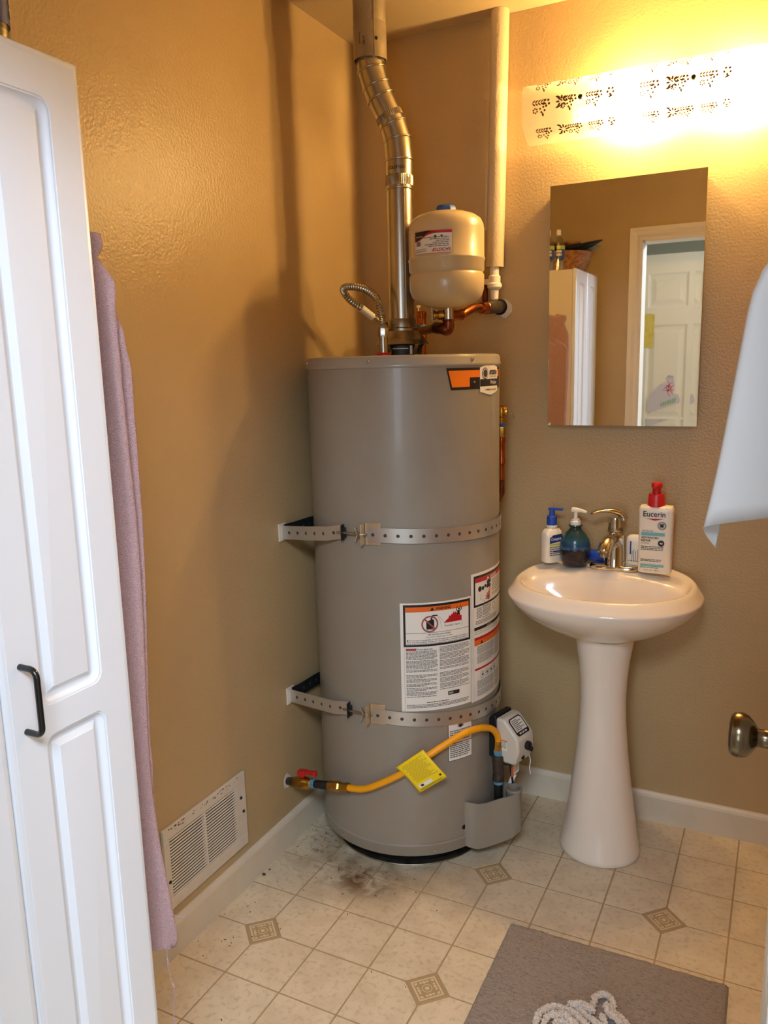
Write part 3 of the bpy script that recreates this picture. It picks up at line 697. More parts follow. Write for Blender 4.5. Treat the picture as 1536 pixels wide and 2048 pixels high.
# wires and the tube down to the burner
g = G(); g.tube(smoothpath([vb(.022, .030, -.040), vb(.03, .036, -.065), vb(.028, .034, -.090), vb(.030, .038, -.112)]), .0014, 8); g.build('wire', m_whitepl, valve)
g = G(); g.tube(smoothpath([vb(-.020, -.022, -.058), vb(-.026, -.030, -.095), vb(-.034, -.036, -.13), vb(-.04, -.035, -.165)]), .0022, 8); g.build('pilot_tube', m_whitepl, valve)
g = G(); g.tube(smoothpath([vb(-.012, -.010, -.058), vb(-.008, -.010, -.095), vb(-.006, -.004, -.13), vb(-.006, 0, -.16)]), .0032, 8); g.build('igniter_cable', m_blackplastic, valve)
g = G(); p0 = vb(-.012, .004, -.128); g.obox(p0, (.35, 0, 1), (1, .2, -.3), (0, 1, 0), .034, .014, .012); g.build('igniter_plug', m_whitepl, valve, bevel=.002)
d = Decal(lambda u, v, h: vb(.0+h, -.020+u, -.108+v + .1*u), [m_label, m_orange, m_grey_ink], base=.001)
d.rect(0, 0, .040, .030, m_label, 0); d.rect(0, 0, .011, .030, m_orange, 1); d.bars(.014, .037, .026, .004, .004, .0015, m_grey_ink, 1, 33); o = d.build('wire_tag', valve); q = o.modifiers.new('s', 'SOLIDIFY'); q.thickness = .0006

# --- gas supply line: wall valve, yellow hose, black iron fittings
gs = empty('gas_shutoff_valve', (0, -.583, .205), 'brass gas shut-off valve with red lever coming out of the left wall', 'valve')
a = Vector((.004, -.583, .204)); b = Vector((.235, -.617, .252)); dv = (b-a).normalized(); L_ = (b-a).length
pt = lambda t: a + dv*t
g = G(); g.lathe([(.008, -.01), (.0115, 0), (.012, .018), (.014, .03)], a, dv, n=20); g.build('wall_nipple', m_iron, gs)
g = G(); g.lathe([(.013, .028), (.0165, .032), (.0165, .046), (.019, .050), (.019, .078), (.0165, .082), (.0165, .095), (.013, .098)], a, dv, n=20); g.build('valve_body', m_brass, gs)
g = G(); g.lathe([(.0135, .096), (.0145, .100), (.0145, .110), (.0125, .112)], a, dv, n=20); g.build('thread_seal', m_tape, gs)
g = G(); g.lathe([(.0125, .110), (.0125, .165), (.011, .168)], a, dv, n=20); g.build('black_nipple', m_blackplastic, gs)
g = G(); g.lathe([(.0145, .165), (.0145, .185), (.016, .187), (.016, .205), (.0125, .209), (.0125, .222), (.014, .224), (.014, .240)], a, dv, n=6); g.build('flare_nut', m_brass, gs, smooth=20)
g = G(); c_ = pt(.062) + Z*.019; g.lathe([(.006, -.004), (.006, .012)], c_, Z, n=14)
g.obox(c_ + Z*.014 - dv*.002, dv, Vector((0, 1, 0)), Z, .030, .020, .016); g.obox(c_ + Z*.016 + dv*.030, dv, Vector((0, 1, 0)), Z, .046, .016, .010); g.obox(c_ + Z*.011 + dv*.050, dv, Vector((0, 1, 0)), Z, .008, .016, .014)
g.build('lever', m_redpl, gs, bevel=.002)
g = G(); rnd = random.Random(4)
ring_ = [(0.0015, -.583 + (.020+.006*rnd.random())*math.cos(t*.5)*.8, .204 + (.019+.007*rnd.random())*math.sin(t*.5)) for t in range(13)]
g.add(ring_ + [(.0001, y, z) for x, y, z in ring_], [tuple(range(13))] + [(i, (i+1) % 13, 13+(i+1) % 13, 13+i) for i in range(13)]); g.build('wall_patch', m_spackle, gs, smooth=0)
hp = smoothpath([pt(.238), Vector((.285, -.622, .262)), Vector((.337, -.619, .288)), Vector((.407, -.600, .330)), Vector((.469, -.568, .379)), Vector((.530, -.508, .418)), Vector((.565, -.452, .424)), Vector((.588, -.402, .408)), Vector((.5985, -.374, .378)), Vector((.600, -.366, .352))], 8)
gh = empty('gas_hose', (.337, -.617, .28), 'bright yellow flexible gas hose crossing the front of the grey heater', 'hose')
g = G(); g.tube(hp, .0095, 16); g.build('hose', m_hose, gh)
g = G(); pe = Vector((.600, -.366, .352)); g.lathe([(.0125, 0), (.0125, -.012), (.014, -.014), (.014, -.028)], pe + Z*.004, Z, n=6); g.build('end_nut', m_brass, gh, smooth=20)
# yellow paper tag slung over the hose
tA, tB = Vector((.392, -.612, .345)), Vector((.447, -.592, .388)); al = (tB-tA).normalized()
outw = ((tA+tB)/2 - TC); outw.z = 0; outw.normalize(); rt = Vector((-outw.y, outw.x, 0))
def tagpt(u, v, h=0.0):   # u along the hose, v down the tag
    return tA + al*(-.006 + u*.094) + outw*(.003 + .016*math.sin(min(v, 1)*1.5) + h) + (Vector((0, 0, -1))*.80 + rt*.72)*(v*.090) + Vector((0,0,1))*(.010*math.sin(v*2.6)*(1-u) + .006)
g = G(); n_ = 10; vs = [tagpt(i/n_, j/n_) for j in range(n_+1) for i in range(n_+1)]
g.add(vs, [(j*(n_+1)+i, j*(n_+1)+i+1, (j+1)*(n_+1)+i+1, (j+1)*(n_+1)+i) for j in range(n_) for i in range(n_)]); g.build('hose_tag', m_tag, gh, solid=.0006)
d = Decal(lambda u, v, h: tagpt(u, v, h), [m_tagink, m_label, m_ink, m_tag], base=.0009, step=.1)
rnd = random.Random(9)
for k in range(15): v_ = .10 + k*.043; d.rect(.08+.1*rnd.random(), v_, .92-.25*rnd.random(), v_+.012, m_tagink, 1)
d.rect(.10, .80, .58, .90, m_label, 1); d.rect(.18, .82, .28, .88, m_ink, 2); d.rect(.10, .925, .86, .955, m_tagink, 1); d.rect(.86, .80, .93, .86, m_ink, 1)
d.build('tag_print', gh)
gp = empty('gas_drip_leg', (.600, -.366, .12), 'black iron gas tee and drip leg with blue thread paste below the yellow hose', 'pipe')
def seg(name, m, prof, c_=Vector((.600, -.366, 0))): g = G(); g.lathe(prof, c_, n=24); return g.build(name, m, gp)
seg('nipple', m_brass, [(.0115, .330), (.0115, .345)]); seg('thread_seal', m_tape, [(.0125, .312), (.0135, .316), (.0135, .326), (.0115, .330)])
seg('tee', m_iron, [(.0165, .232), (.0175, .236), (.0175, .248), (.0155, .252), (.0165, .262), (.0165, .285), (.0185, .292), (.0185, .306), (.0170, .312)])
g = G(); g.lathe([(.0165, 0), (.0165, .020), (.018, .021), (.018, .040)], (.600, -.366, .294), (VC - Vector((.600, -.366, 0))).xy.to_3d(), n=20); g.build('tee_branch', m_iron, gp)
seg('thread_seal', m_tape, [(.0145, .222), (.0140, .232)]); seg('long_nipple', m_blackplastic, [(.0125, .165), (.0125, .222)]); seg('thread_seal', m_tape, [(.0155, .148), (.0150, .162), (.0125, .167)])
seg('end_cap', m_iron, [(.004, .112), (.014, .115), (.0180, .122), (.0185, .146), (.0165, .149)])

# ================================================================ EARTHQUAKE STRAPS
def perf_band(name, parent, pts, zc, hgt, holes, m=m_strap, th=.0012):
    """flat band swept along plan points; pts = [(x, y, dz)]; holes = distances of round holes"""
    g = G(); P = [Vector((x, y, zc+dz)) for x, y, dz in pts]; vs = []
    T = [(P[min(i+1, len(P)-1)] - P[max(i-1, 0)]).normalized() for i in range(len(P))]
    for p, t in zip(P, T):
        n_ = Vector((t.y, -t.x, 0)).normalized()*th/2
        for sgn, z in ((-1, -hgt/2), (1, -hgt/2), (1, hgt/2), (-1, hgt/2)): vs.append(p + n_*sgn + Z*z)
    g.loops([vs[i*4:i*4+4] for i in range(len(P))], cap0=True, cap1=True)
    g.build(name, m, parent, smooth=40)
    g = G(); acc = 0
    for i in range(1, len(P)):
        L0 = acc; acc += (P[i]-P[i-1]).length
        for h in holes:
            if L0 < h <= acc:
                q = P[i-1].lerp(P[i], (h-L0)/(acc-L0)); t = T[i]; n_ = Vector((t.y, -t.x, 0)).normalized()
                for s_ in (1, -1): g.lathe([(.0001, .0002), (.0048, .0002)], q + n_*s_*(th/2), n_*s_, n=14, cap=False)
    o = g.build('strap_holes', m_darkhole, parent, smooth=0); o['kind'] = 'stuff'; return o
m_darkhole = mat('strap_hole_shadow', '#3c3833', .7)
def strap(zw, zc, ze, label):
    """zw: height at the wall, zc: at the clip, ze: at the right"""
    t = empty('tank_strap', (.012, -.535, zw), label, 'strap', 'seismic straps round the heater')
    hgt = .040; aC = -95.0
    # front piece: wall -> towards the clip, free in the air at first then against the jacket
    p1 = cyl(-103, 0, RT+.004)
    pts = [(.004, -.548, zw-zc), (.016, -.552, zw-zc), (.10, -.572, (zw-zc)*.7), (.18, -.592, (zw-zc)*.35), (p1.x, p1.y, 0)]
    perf_band('strap_band', t, pts, zc, hgt, [.03+.035*k for k in range(7)])
    # piece that wraps round the front and right to the back
    pts = [(*cyl(a_, 0, RT+.0048).xy, (ze-zc)*((a_+90)/90 if a_ < 0 else 1)) for a_ in range(-87, 125, 4)]
    perf_band('strap_band', t, pts, zc, hgt, [.018+.0345*k for k in range(24)])
    # back strap from the bracket round behind the left of the heater
    q = cyl(-168, 0, RT+.002); pts = [(.006, -.541, 0), (.012, -.50, 0), (.014, -.42, 0), (q.x, q.y, 0)] + [(*cyl(a_, 0, RT+.002).xy, 0) for a_ in range(-172, -236, -4)]
    perf_band('strap_band', t, pts, zw+.002, hgt, [.02+.035*k for k in range(6)], m_darksteel)
    g = G(); g.box(.0005, .0045, -.566, -.528, zw-.026, zw+.026); g.build('wall_pad', m_casing, t, bevel=.001)
    # clip plate, flange, bolt and wing nut
    g = G(); 
    for a0, a1, h_ in ((-87, -78, .030),):
        vs = []
        for a_ in (-88, -85, -82, -79): vs.append([cyl(a_, zc-h_, RT+.0008), cyl(a_, zc+h_, RT+.0008), cyl(a_, zc+h_, RT+.0036), cyl(a_, zc-h_, RT+.0036)])
        g.loops(vs, cap0=True, cap1=True)
    g.build('clip_plate', m_zincy, t, bevel=.0008)
    c_ = cyl(-88.5, zc, RT+.014); tg = Vector((-math.sin(R(-88.5)), math.cos(R(-88.5)), 0)); nr = Vector((math.cos(R(-88.5)), math.sin(R(-88.5)), 0))
    g = G(); g.obox(c_, tg, nr, Z, .0025, .026, .058); g.build('clip_flange', m_zincy, t, bevel=.0008)
    c2 = cyl(-101.5, zc, RT+.013); g = G(); g.obox(c2, tg, nr, Z, .003, .018, .044); g.obox(c2 + tg*.005, tg, nr, Z, .010, .006, .030); g.build('end_flange', m_blackplastic, t, bevel=.0008)
    g = G(); g.tube([c2 - tg*.018, c_ + tg*.012], .0032, 10); g.torus(c_ - tg*.004, tg, .006, .0022, 18, 8); g.lathe([(.006, -.016), (.006, -.006)], c_, tg, n=6); g.build('bolt', m_galv, t, smooth=25)
    g = G()
    for s_ in (1, -1):
        base = c_ - tg*.014; tip = base + Z*s_*.020 - tg*.006 + nr*.004
        g.obox((base+tip)/2, tip-base, nr, tg, .020, .010, .0025)
    g.build('wing_nut', m_zincy, t, bevel=.001)
    return t
strap(.972, .998, .985, 'upper perforated steel strap holding the grey heater to the left wall')
strap(.468, .484, .452, 'lower perforated steel strap just under the big warning label')

# ================================================================ VENT PIPE
vt = empty('vent_flue', (TC.x, TC.y, 1.469), 'shiny galvanised flue pipe bending up from the heater top', 'vent pipe')
def ring_bead(c_, ax, r=.0374, k=.0030): g = G(); g.torus(c_, ax, r, k, 36, 8); return g.build('bead', m_galv, vt, smooth=60)
FP = [Vector(p) for p in ((.294,-.318,1.560), (.294,-.318,1.952), (.295,-.317,2.000), (.2915,-.3185,2.055), (.281,-.3235,2.094), (.268,-.330,2.126), (.252,-.337,2.164), (.2415,-.3415,2.194), (.2305,-.3465,2.235), (.2285,-.3475,2.268))]
g = G(); g.tube([FP[0], FP[1]], .0365, 40, caps=False); g.build('straight_pipe', m_galv, vt)
for nm, i0, i1, r_ in (('lower_elbow', 1, 4, .0372), ('middle_section', 4, 6, .0360), ('upper_elbow', 6, 9, .0372)):
    g = G(); g.tube(FP[i0:i1+1], r_, 40, caps=False); g.build(nm, m_galv, vt, smooth=25)
for i in (2, 3, 4, 6, 7, 8):
    tdir = (FP[min(i+1, 9)] - FP[i-1]).normalized(); ring_bead(FP[i], tdir)
def crimp(c0, c1, r=.0375, n=44):
    g = G(); ax = (c1-c0).normalized(); u = ax.orthogonal().normalized(); v = ax.cross(u); ringp = lambda c_, k: [c_ + (r + (.0012 if i % 2 else -.0006)*k)*(math.cos(2*PI*i/(2*n))*u + math.sin(2*PI*i/(2*n))*v) for i in range(2*n)]
    g.loops([ringp(c0, 0), ringp(c0.lerp(c1, .15), 1), ringp(c0.lerp(c1, .85), 1), ringp(c1, 0)]); return g.build('crimped_collar', m_galvd, vt, smooth=20)
crimp(FP[1] - Z*.020, FP[1] + Z*.008); dv_ = (FP[5]-FP[4]).normalized(); crimp(FP[4] + dv_*.014, FP[4] + dv_*.030, .0368); crimp(FP[9] - Z*.016, FP[9] + Z*.004, .0378)
ring_bead(FP[1] - Z*.028, Z, .0368)
g = G(); g.tube([FP[0] + Vector((.0255, -.0255, 0)) , FP[1] + Vector((.0255, -.0255, 0))], .0016, 6); g.build('pipe_seam', m_galv, vt)
d = Decal(lambda u, v, h: Vector((.294 + (.0372+h)*math.cos(R(-78) + u/.0372), -.318 + (.0372+h)*math.sin(R(-78) + u/.0372), v)), [m_ink]); d.text('COLUMBIO', 0, 1.972, .050, .0085, m_ink, 1); d.build('pipe_stamp', vt)
# draft hood
g = G(); g.lathe([(.0370, 1.572), (.0400, 1.566), (.0400, 1.548), (.0445, 1.545), (.0445, 1.538), (.050, 1.532), (.062, 1.520), (.075, 1.504), (.0775, 1.500), (.076, 1.499), (.060, 1.515), (.036, 1.540)], TC, n=48, cap=False); g.build('draft_hood', m_galvd, vt, smooth=40)
g = G(); g.lathe([(.054, 1.469), (.054, 1.497), (.050, 1.499)], TC, n=32); g.build('hood_throat', m_dark, vt)
for a_ in (-30, -100, 150, 60):
    e_ = Vector((math.cos(R(a_)), math.sin(R(a_)), 0)); t_ = Vector((-e_.y, e_.x, 0)); g = G()
    p = [TC + e_*.066 + Z*1.4695, TC + e_*.060 + Z*1.480, TC + e_*.072 + Z*1.502]
    g.loops([[q - t_*.006, q + t_*.006, q + t_*.006 + e_*.0012, q - t_*.006 + e_*.0012] for q in p], cap0=True, cap1=True); g.build('hood_leg', m_galvd, vt, smooth=0)
d = Decal(lambda u, v, h: Vector((TC.x + (.0565+h)*math.cos(R(-64) + u/.0565), TC.y + (.0565+h)*math.sin(R(-64) + u/.0565), v)), [m_ink, m_label]); d.rect(-.040, 1.4715, .040, 1.4965, m_ink, 0); d.rect(.020, 1.472, .028, 1.496, m_label, 1); d.rect(-.03, 1.487, .015, 1.489, m_label, 1); d.build('hood_sticker', vt)
screw(vt, Vector((TC.x-.004, TC.y-.0405, 1.560)), (-.1, -1, 0), .003)
bv = empty('ceiling_vent_collar', (.228, -.347, 2.25), 'wide dull metal double-wall vent pipe coming down through the ceiling', 'vent pipe')
VCt = Vector((.2285, -.3475, 0))
g = G(); g.lathe([(.0405, 2.262), (.0450, 2.256), (.0450, 2.345), (.0442, 2.347)], VCt, n=44, cap=False); g.build('collar_sleeve', m_bvent, bv)
g = G(); g.lathe([(.0435, 2.343), (.0441, 2.347), (.0441, 2.4395)], VCt, n=44, cap=False); g.build('outer_pipe', m_bvent, bv)
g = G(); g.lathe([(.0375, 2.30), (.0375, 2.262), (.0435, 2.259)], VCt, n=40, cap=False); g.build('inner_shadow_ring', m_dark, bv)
g = G(); g.tube([VCt + Vector((.030, -.0330, 2.258)), VCt + Vector((.030, -.0330, 2.4395))], .0016, 6); g.build('lock_seam', m_bvent, bv)
g = G(); dd = Vector((.75, -.66, 0)).normalized(); g.lathe([(.0001, .0452), (.0048, .0454)], VCt + Z*2.300, dd, n=14, cap=False); g.build('screw_hole', m_dark, bv, smooth=0)
g = G(); g.lathe([(.0445, 2.4399), (.050, 2.4385), (.052, 2.4399)], VCt, n=44, cap=False); g.build('ceiling_flange', m_dark, bv)
d = Decal(lambda u, v, h: VCt + Vector(((.0452+h)*math.cos(R(-88) + u/.045), (.0452+h)*math.sin(R(-88) + u/.045), v)), [m_grey_ink]); 
for a_, b_ in (((-.010, 2.315), (-.010, 2.290)), ((-.010, 2.315), (-.006, 2.315)), ((-.010, 2.290), (-.005, 2.292)), ((0, 2.302), (.004, 2.306)), ((.004, 2.306), (.004, 2.290)), ((0, 2.296), (.006, 2.291))): d.line(a_, b_, .0016, m_grey_ink, 1)
d.ring(.003, 2.288, .003, .0014, m_grey_ink, 1, 12); d.build('stamp', bv)

# ================================================================ WATER PIPING
fx_ = empty('flexible_connector', (.290, -.440, 1.469), 'looped corrugated steel water connector on the heater top, left of the flue', 'hose')
np_ = at(767, 695, 2.255); nx, ny = np_.x, np_.y
g = G(); g.lathe([(.020, 1.4675), (.021, 1.474), (.017, 1.477)], (nx, ny, 0), n=24); g.build('hot_collar', m_redpl, fx_)
g = G(); g.lathe([(.0125, 1.470), (.0125, 1.520)], (nx, ny, 0), n=24); g.build('nipple', m_galv, fx_)
g = G(); g.lathe([(.0145, 1.520), (.0155, 1.524), (.0155, 1.540), (.0135, 1.548), (.0115, 1.552)], (nx, ny, 0), n=8); g.build('nut', m_galv, fx_, smooth=20)
cp = smoothpath([Vector((nx, ny, 1.548)), at(761, 622, 2.26), at(752, 596, 2.27), at(735, 581, 2.30), at(712, 574, 2.34), at(692, 574, 2.38), at(687, 582, 2.41), at(700, 600, 2.44), at(722, 616, 2.48), at(745, 634, 2.51), at(768, 648, 2.53)], 20)
rr = [(.0108, .0108, .0082, .0082)[i % 4] for i in range(len(cp))]
g = G(); g.tube(cp, rr, 14); g.build('corrugated_tube', m_flex, fx_, smooth=30)
pm = smoothpath([at(722, 616, 2.48), at(745, 634, 2.51)], 2); g = G(); g.tube([pm[0], pm[-1]], .0115, 14); g.build('sleeve', m_label, fx_)
pb = at(768, 648, 2.53); hn = empty('hot_water_pipe', (pb.x, pb.y, 1.53), 'copper pipe end behind the flue, joined to the corrugated loop', 'pipe')
g = G(); g.tube([pb, at(785, 656, 2.56), at(790, 640, 2.60), Vector((at(790, 640, 2.6).x, -.002, at(790, 640, 2.6).z))], .0115, 16); g.build('copper_pipe', m_copperdark, hn)
# cold side: from the wall to the tee, down the elbow and back to the heater
cw = empty('cold_water_pipe', (.48, -.01, 1.60), 'copper and brass water pipe from the back wall to the tank elbow', 'pipe')
q = [Vector((.482, -.003, 1.613)), at(972, 616, 2.46), at(945, 617, 2.39), at(922, 630, 2.35), at(906, 631, 2.315), at(897, 631, 2.30)]
g = G(); g.tube([q[0], q[0].lerp(q[1], .5), q[1]], [.020, .0185, .0185], 20); g.build('iron_fitting', m_iron, cw)
g = G(); g.tube([q[1], q[1].lerp(q[2], .35)], .0165, 20); g.torus(q[1], (q[2]-q[1]), .0155, .0028, 20, 8); g.build('coupling', m_copper, cw)
g = G(); g.tube([q[1].lerp(q[2], .2), q[2], q[3]], .0125, 20); g.build('copper_elbow', m_copper, cw)
g = G(); g.tube([q[3], q[4], q[5]], .0140, 20); g.torus(q[3], (q[4]-q[3]), .0132, .0022, 20, 8); g.build('copper_sleeve', m_copper, cw)
e0 = at(897, 632, 2.30); e1 = at(885, 654, 2.30); e2 = at(838, 663, 2.47)
EX = at(893, 515, 2.30); KX = 2.30/2.15; kz = lambda z: 1.441 + (z-1.441)*KX

g = G(); g.lathe([(.0138, kz(1.550)), (.0143, kz(1.556)), (.0143, kz(1.584))], (e0.x, e0.y, 0), n=24); g.build('galvanised_nipple', m_galv, cw)
bend = [Vector((e0.x, e0.y, kz(z_))) for z_ in (1.553, 1.540)] + [Vector((e0.x, e0.y, kz(1.526))).lerp(e1, .25), Vector((e0.x, e0.y, kz(1.520))).lerp(e1, .7), e1.lerp(e2, .22)]
g = G(); g.tube(smoothpath(bend, 4), .0165, 20); g.torus(bend[0], Z, .0150, .0030, 20, 8); g.build('elbow', m_copperdark, cw, smooth=50)
g = G(); g.tube([e1.lerp(e2, .15), e2, at(829, 667, 2.50)], .0125, 18); g.torus(e1.lerp(e2, .22), e2-e1, .0150, .0022, 20, 8); g.build('return_pipe', m_copperdark, cw)
cn = at(838, 660, 2.54); g = G(); g.tube([at(829, 667, 2.50), Vector((cn.x-.01, cn.y+.02, cn.z-.01))], .0125, 16); g.lathe([(.0125, 1.469), (.0125, 1.52), (.016, 1.522), (.016, 1.54), (.0135, 1.545), (.0135, 1.585), (.015, 1.587), (.015, 1.60), (.010, 1.605)], (cn.x, cn.y+.02, 0), n=20); g.build('cold_nipple', m_copper, cw)
g = G(); g.lathe([(.0155, 1.556), (.0155, 1.563)], (cn.x, cn.y+.02, 0), n=20); g.build('thread_seal', m_tape, cw)
g = G(); tp = at(837, 613, 2.53); g.obox(tp, (CR.x, CR.y, 0), (0, 0, 1), (CF.x, CF.y, 0), .011, .007, .006); g.obox(tp - Z*.008, (CR.x, CR.y, 0), (0, 0, 1), (CF.x, CF.y, 0), .004, .012, .004); g.build('white_tab', m_whitepl, cw)
bvp = at(878, 630, 2.30); g = G(); rdir = Vector((CR.x, CR.y, 0)); g.lathe([(.013, .012), (.013, -.002), (.010, -.004), (.010, -.010), (.013, -.011), (.013, -.016)], bvp, rdir, n=18)
g.tube([bvp, e0 + Vector((0, 0, 0))], .0085, 14); g.build('brass_bleeder', m_brass, cw)
g = G(); g.obox(bvp - rdir*.020 + Z*.006, rdir, (CF.x, CF.y, 0), Z, .004, .012, .044); g.build('bleeder_handle', m_galvd, cw, bevel=.001)
g = G(); rnd = random.Random(12); rg = []
for t in range(18): k = .029 + .006*rnd.random(); rg.append((.497 + k*.8*math.cos(2*PI*t/18), -.0035*(1 - .3*rnd.random()), 1.606 + k*math.sin(2*PI*t/18)*.85))
g.add(rg + [(x, -.0001, z) for x, y, z in rg], [tuple(range(18))] + [(i, (i+1) % 18, 18+(i+1) % 18, 18+i) for i in range(18)]); g.build('plaster_patch', m_spackle, cw, smooth=0)
g = G(); g.add([(.482+.024*math.cos(2*PI*t/16), -.0042, 1.611+.024*math.sin(2*PI*t/16)) for t in range(16)], [tuple(range(16))]); g.build('wall_hole', m_dark, cw, smooth=0)
# expansion tank
et = empty('expansion_tank', (EX.x, EX.y, kz(1.583)), 'cream steel expansion tank with blue cap, mounted above the grey heater', 'expansion tank')
r_ = .0965
g = G(); g.lathe([(rr_*KX, kz(zz_)) for rr_, zz_ in [(.016, 1.583), (.030, 1.584), (.055, 1.589), (.078, 1.599), (.090, 1.613), (.0955, 1.630), (.0962, 1.645), (.0962, 1.664), (.0945, 1.667), (.0925, 1.670), (.0938, 1.673), (.0965, 1.677), (.0968, 1.700), (.0985, 1.702), (.0985, 1.706), (.0968, 1.708), (.0965, 1.775), (.0945, 1.789), (.088, 1.802), (.074, 1.812), (.052, 1.819), (.025, 1.8215), (.002, 1.822)]], (EX.x, EX.y, 0), n=64)
g.build('shell', m_cream, et, smooth=45)
g = G(); g.lathe([(rr_*KX, kz(zz_)) for rr_, zz_ in [(.030, 1.819), (.026, 1.832), (.022, 1.8375), (.004, 1.839)]], (EX.x, EX.y, 0), n=8); g.build('valve_cap', m_bluecap, et, smooth=20, bevel=.002)
def etfn(u, v, h): a_ = R(-90) + u/.0967; r2 = .0968*KX + h; return Vector((EX.x + r2*math.cos(a_), EX.y + r2*math.sin(a_), kz(v)))
d = Decal(etfn, [m_label, m_red, m_ink, m_grey_ink, m_navy], step=.004)
W2, zt, zb = .052, 1.7665, 1.7115
d.rect(-W2, zb, W2, zt, m_label, 0)
d.frame(-W2, zb, W2, zt, .0006, m_dred if False else m_red, 1)
n_ = 26
for k in range(n_):   # the swoosh: red upper band, dark left end
    u0, u1 = -W2 + .001 + (2*W2-.002)*k/n_, -W2 + .001 + (2*W2-.002)*(k+1)/n_
    def low(u): s_ = (u+W2)/(2*W2); return zt - .0085 - .0175*(1/(1+math.exp((s_-.28)*13)))
    def mid(u): s_ = (u+W2)/(2*W2); return zt - .0015 - .0225*(1/(1+math.exp((s_-.30)*13)))
    d.poly([(u0, low(u0)), (u1, low(u1)), (u1, zt-.0015), (u0, zt-.0015)], m_red, 1)
    if (u0+W2)/(2*W2) < .52: d.poly([(u0, mid(u0)), (u1, mid(u1)), (u1, zt-.0015), (u0, zt-.0015)], m_ink, 2)
d.text('BACKSTOP', .024, zb+.0110, .046, .0075, m_red, 2, bold=.03, flip=True)
d.text('THERMAL EXPANSION TANK', -.031, zb+.0075, .036, .0030, m_ink, 2, flip=True); d.text('POTABLE WATER', -.031, zb+.0120, .034, .0030, m_ink, 2, flip=True)
for k, (u0, u1) in enumerate(((-.008, .044), (-.018, .044), (.004, .044), (.012, .044), (-.004, .044), (-.022, .044))): d.bars(u0, u1, zb+.017+k*.0042, zb+.0115+k*.0042, .004, .0017, m_grey_ink, 2, 40+k)
for k in range(11): d.rect(-.046+k*.0014, zb+.019, -.046+k*.0014+(.0009 if k % 3 else .0005), zb+.030, m_ink, 2)
for u_ in (.010, .026): d.disc(u_, zt-.016, .0030, m_grey_ink, 2, 12)
d.disc(.010, zt-.0165, .0034, m_ink, 2, 12); d.text('MADE FOR HOME', -.036, zt-.0125, .022, .003, m_label, 4, flip=True)
d.build('label', et)
# painted insulated pipe down the back wall, with the white shut-off fitting below
pp = empty('insulated_pipe', (.476, -.033, 1.73), 'thick pipe painted wall colour running down the back wall from the ceiling', 'pipe')
g = G(); a = Vector((.476, -.0325, 1.728)); b = Vector((.492, -.0325, 2.4395)); g.tube([a, a.lerp(b, .5), b], .0267, 32); g.build('pipe_wrap', m_pvc, pp, smooth=60)
g = G(); o1 = Vector((-.0266, -.008, 0)); g.tube([a + o1 + Z*.11, a.lerp(b, .33) + o1 + Z*.05], .0045, 8); g.build('wrap_seam', m_pvc, pp)
wf = empty('white_pipe_fitting', (.476, -.04, 1.635), 'white plastic pipe fitting under the painted pipe, beside the expansion tank', 'fitting')
g = G(); g.lathe([(.008, 1.629), (.0115, 1.633), (.013, 1.66), (.019, 1.664), (.022, 1.668), (.022, 1.678), (.018, 1.682), (.018, 1.700), (.014, 1.704), (.014, 1.728)], (.477, -.040, 0), n=20); g.build('body', m_whitepl, wf)
g = G(); g.box(.425, .475, -.050, -.032, 1.676, 1.694); g.build('arm', m_whitepl, wf, bevel=.003); g = G(); g.tube([(.447, -.041, 1.62), (.447, -.041, 1.685)], .009, 14); g.build('copper_stub', m_copperdark, wf)
# relief valve on the right flank of the heater
tpv = empty('relief_valve', (.545, -.13, 1.03), 'brass relief valve and copper discharge pipe on the right side of the heater', 'valve')
vx, vy = at(1003, 850, 2.45).x, at(1003, 850, 2.45).y
g = G(); g.lathe([(.010, 1.262), (.011, 1.279), (.017, 1.283), (.019, 1.290), (.019, 1.303), (.016, 1.312), (.006, 1.315)], (vx, vy, 0), n=24); g.tube([(vx, vy, 1.297), (vx-.06, vy-.03, 1.297)], .013, 16); g.lathe([(.0165, .0), (.0165, .016), (.012, .019)], (vx, vy, 1.297), (1, .35, 0), n=20); g.build('valve_body', m_brass, tpv)
g = G(); lv = Vector((vx+.026, vy+.008, 1.296)); g.obox(lv + Vector((.005, 0, -.006)), (.42, .1, -1), (0, 1, 0), (1, 0, .4), .028, .010, .002); g.build('test_lever', m_galv, tpv, bevel=.0006)
g = G(); g.lathe([(.0125, 1.252), (.013, 1.262)], (vx, vy, 0), n=20); g.build('thread_seal', m_bluecap, tpv)
g = G(); g.lathe([(.0115, 1.220), (.0125, 1.224), (.0125, 1.248), (.0115, 1.252)], (vx, vy, 0), n=8); g.build('adapter', m_brass, tpv, smooth=20)
g = G(); g.lathe([(.0115, 1.222), (.0130, 1.218), (.0130, 1.205), (.0112, 1.200), (.0112, 1.155), (.0128, 1.152), (.0128, 1.140), (.010, 1.137), (.0095, 1.085)], (vx, vy, 0), n=20); g.build('copper_pipe', m_copper, tpv)
g = G(); g.tube([(vx, vy, 1.09), (vx, vy, 1.05), (vx-.010, vy, 1.03), (vx-.03, vy, 1.02)], .0100, 14); g.build('lower_bend', m_copperdark, tpv)

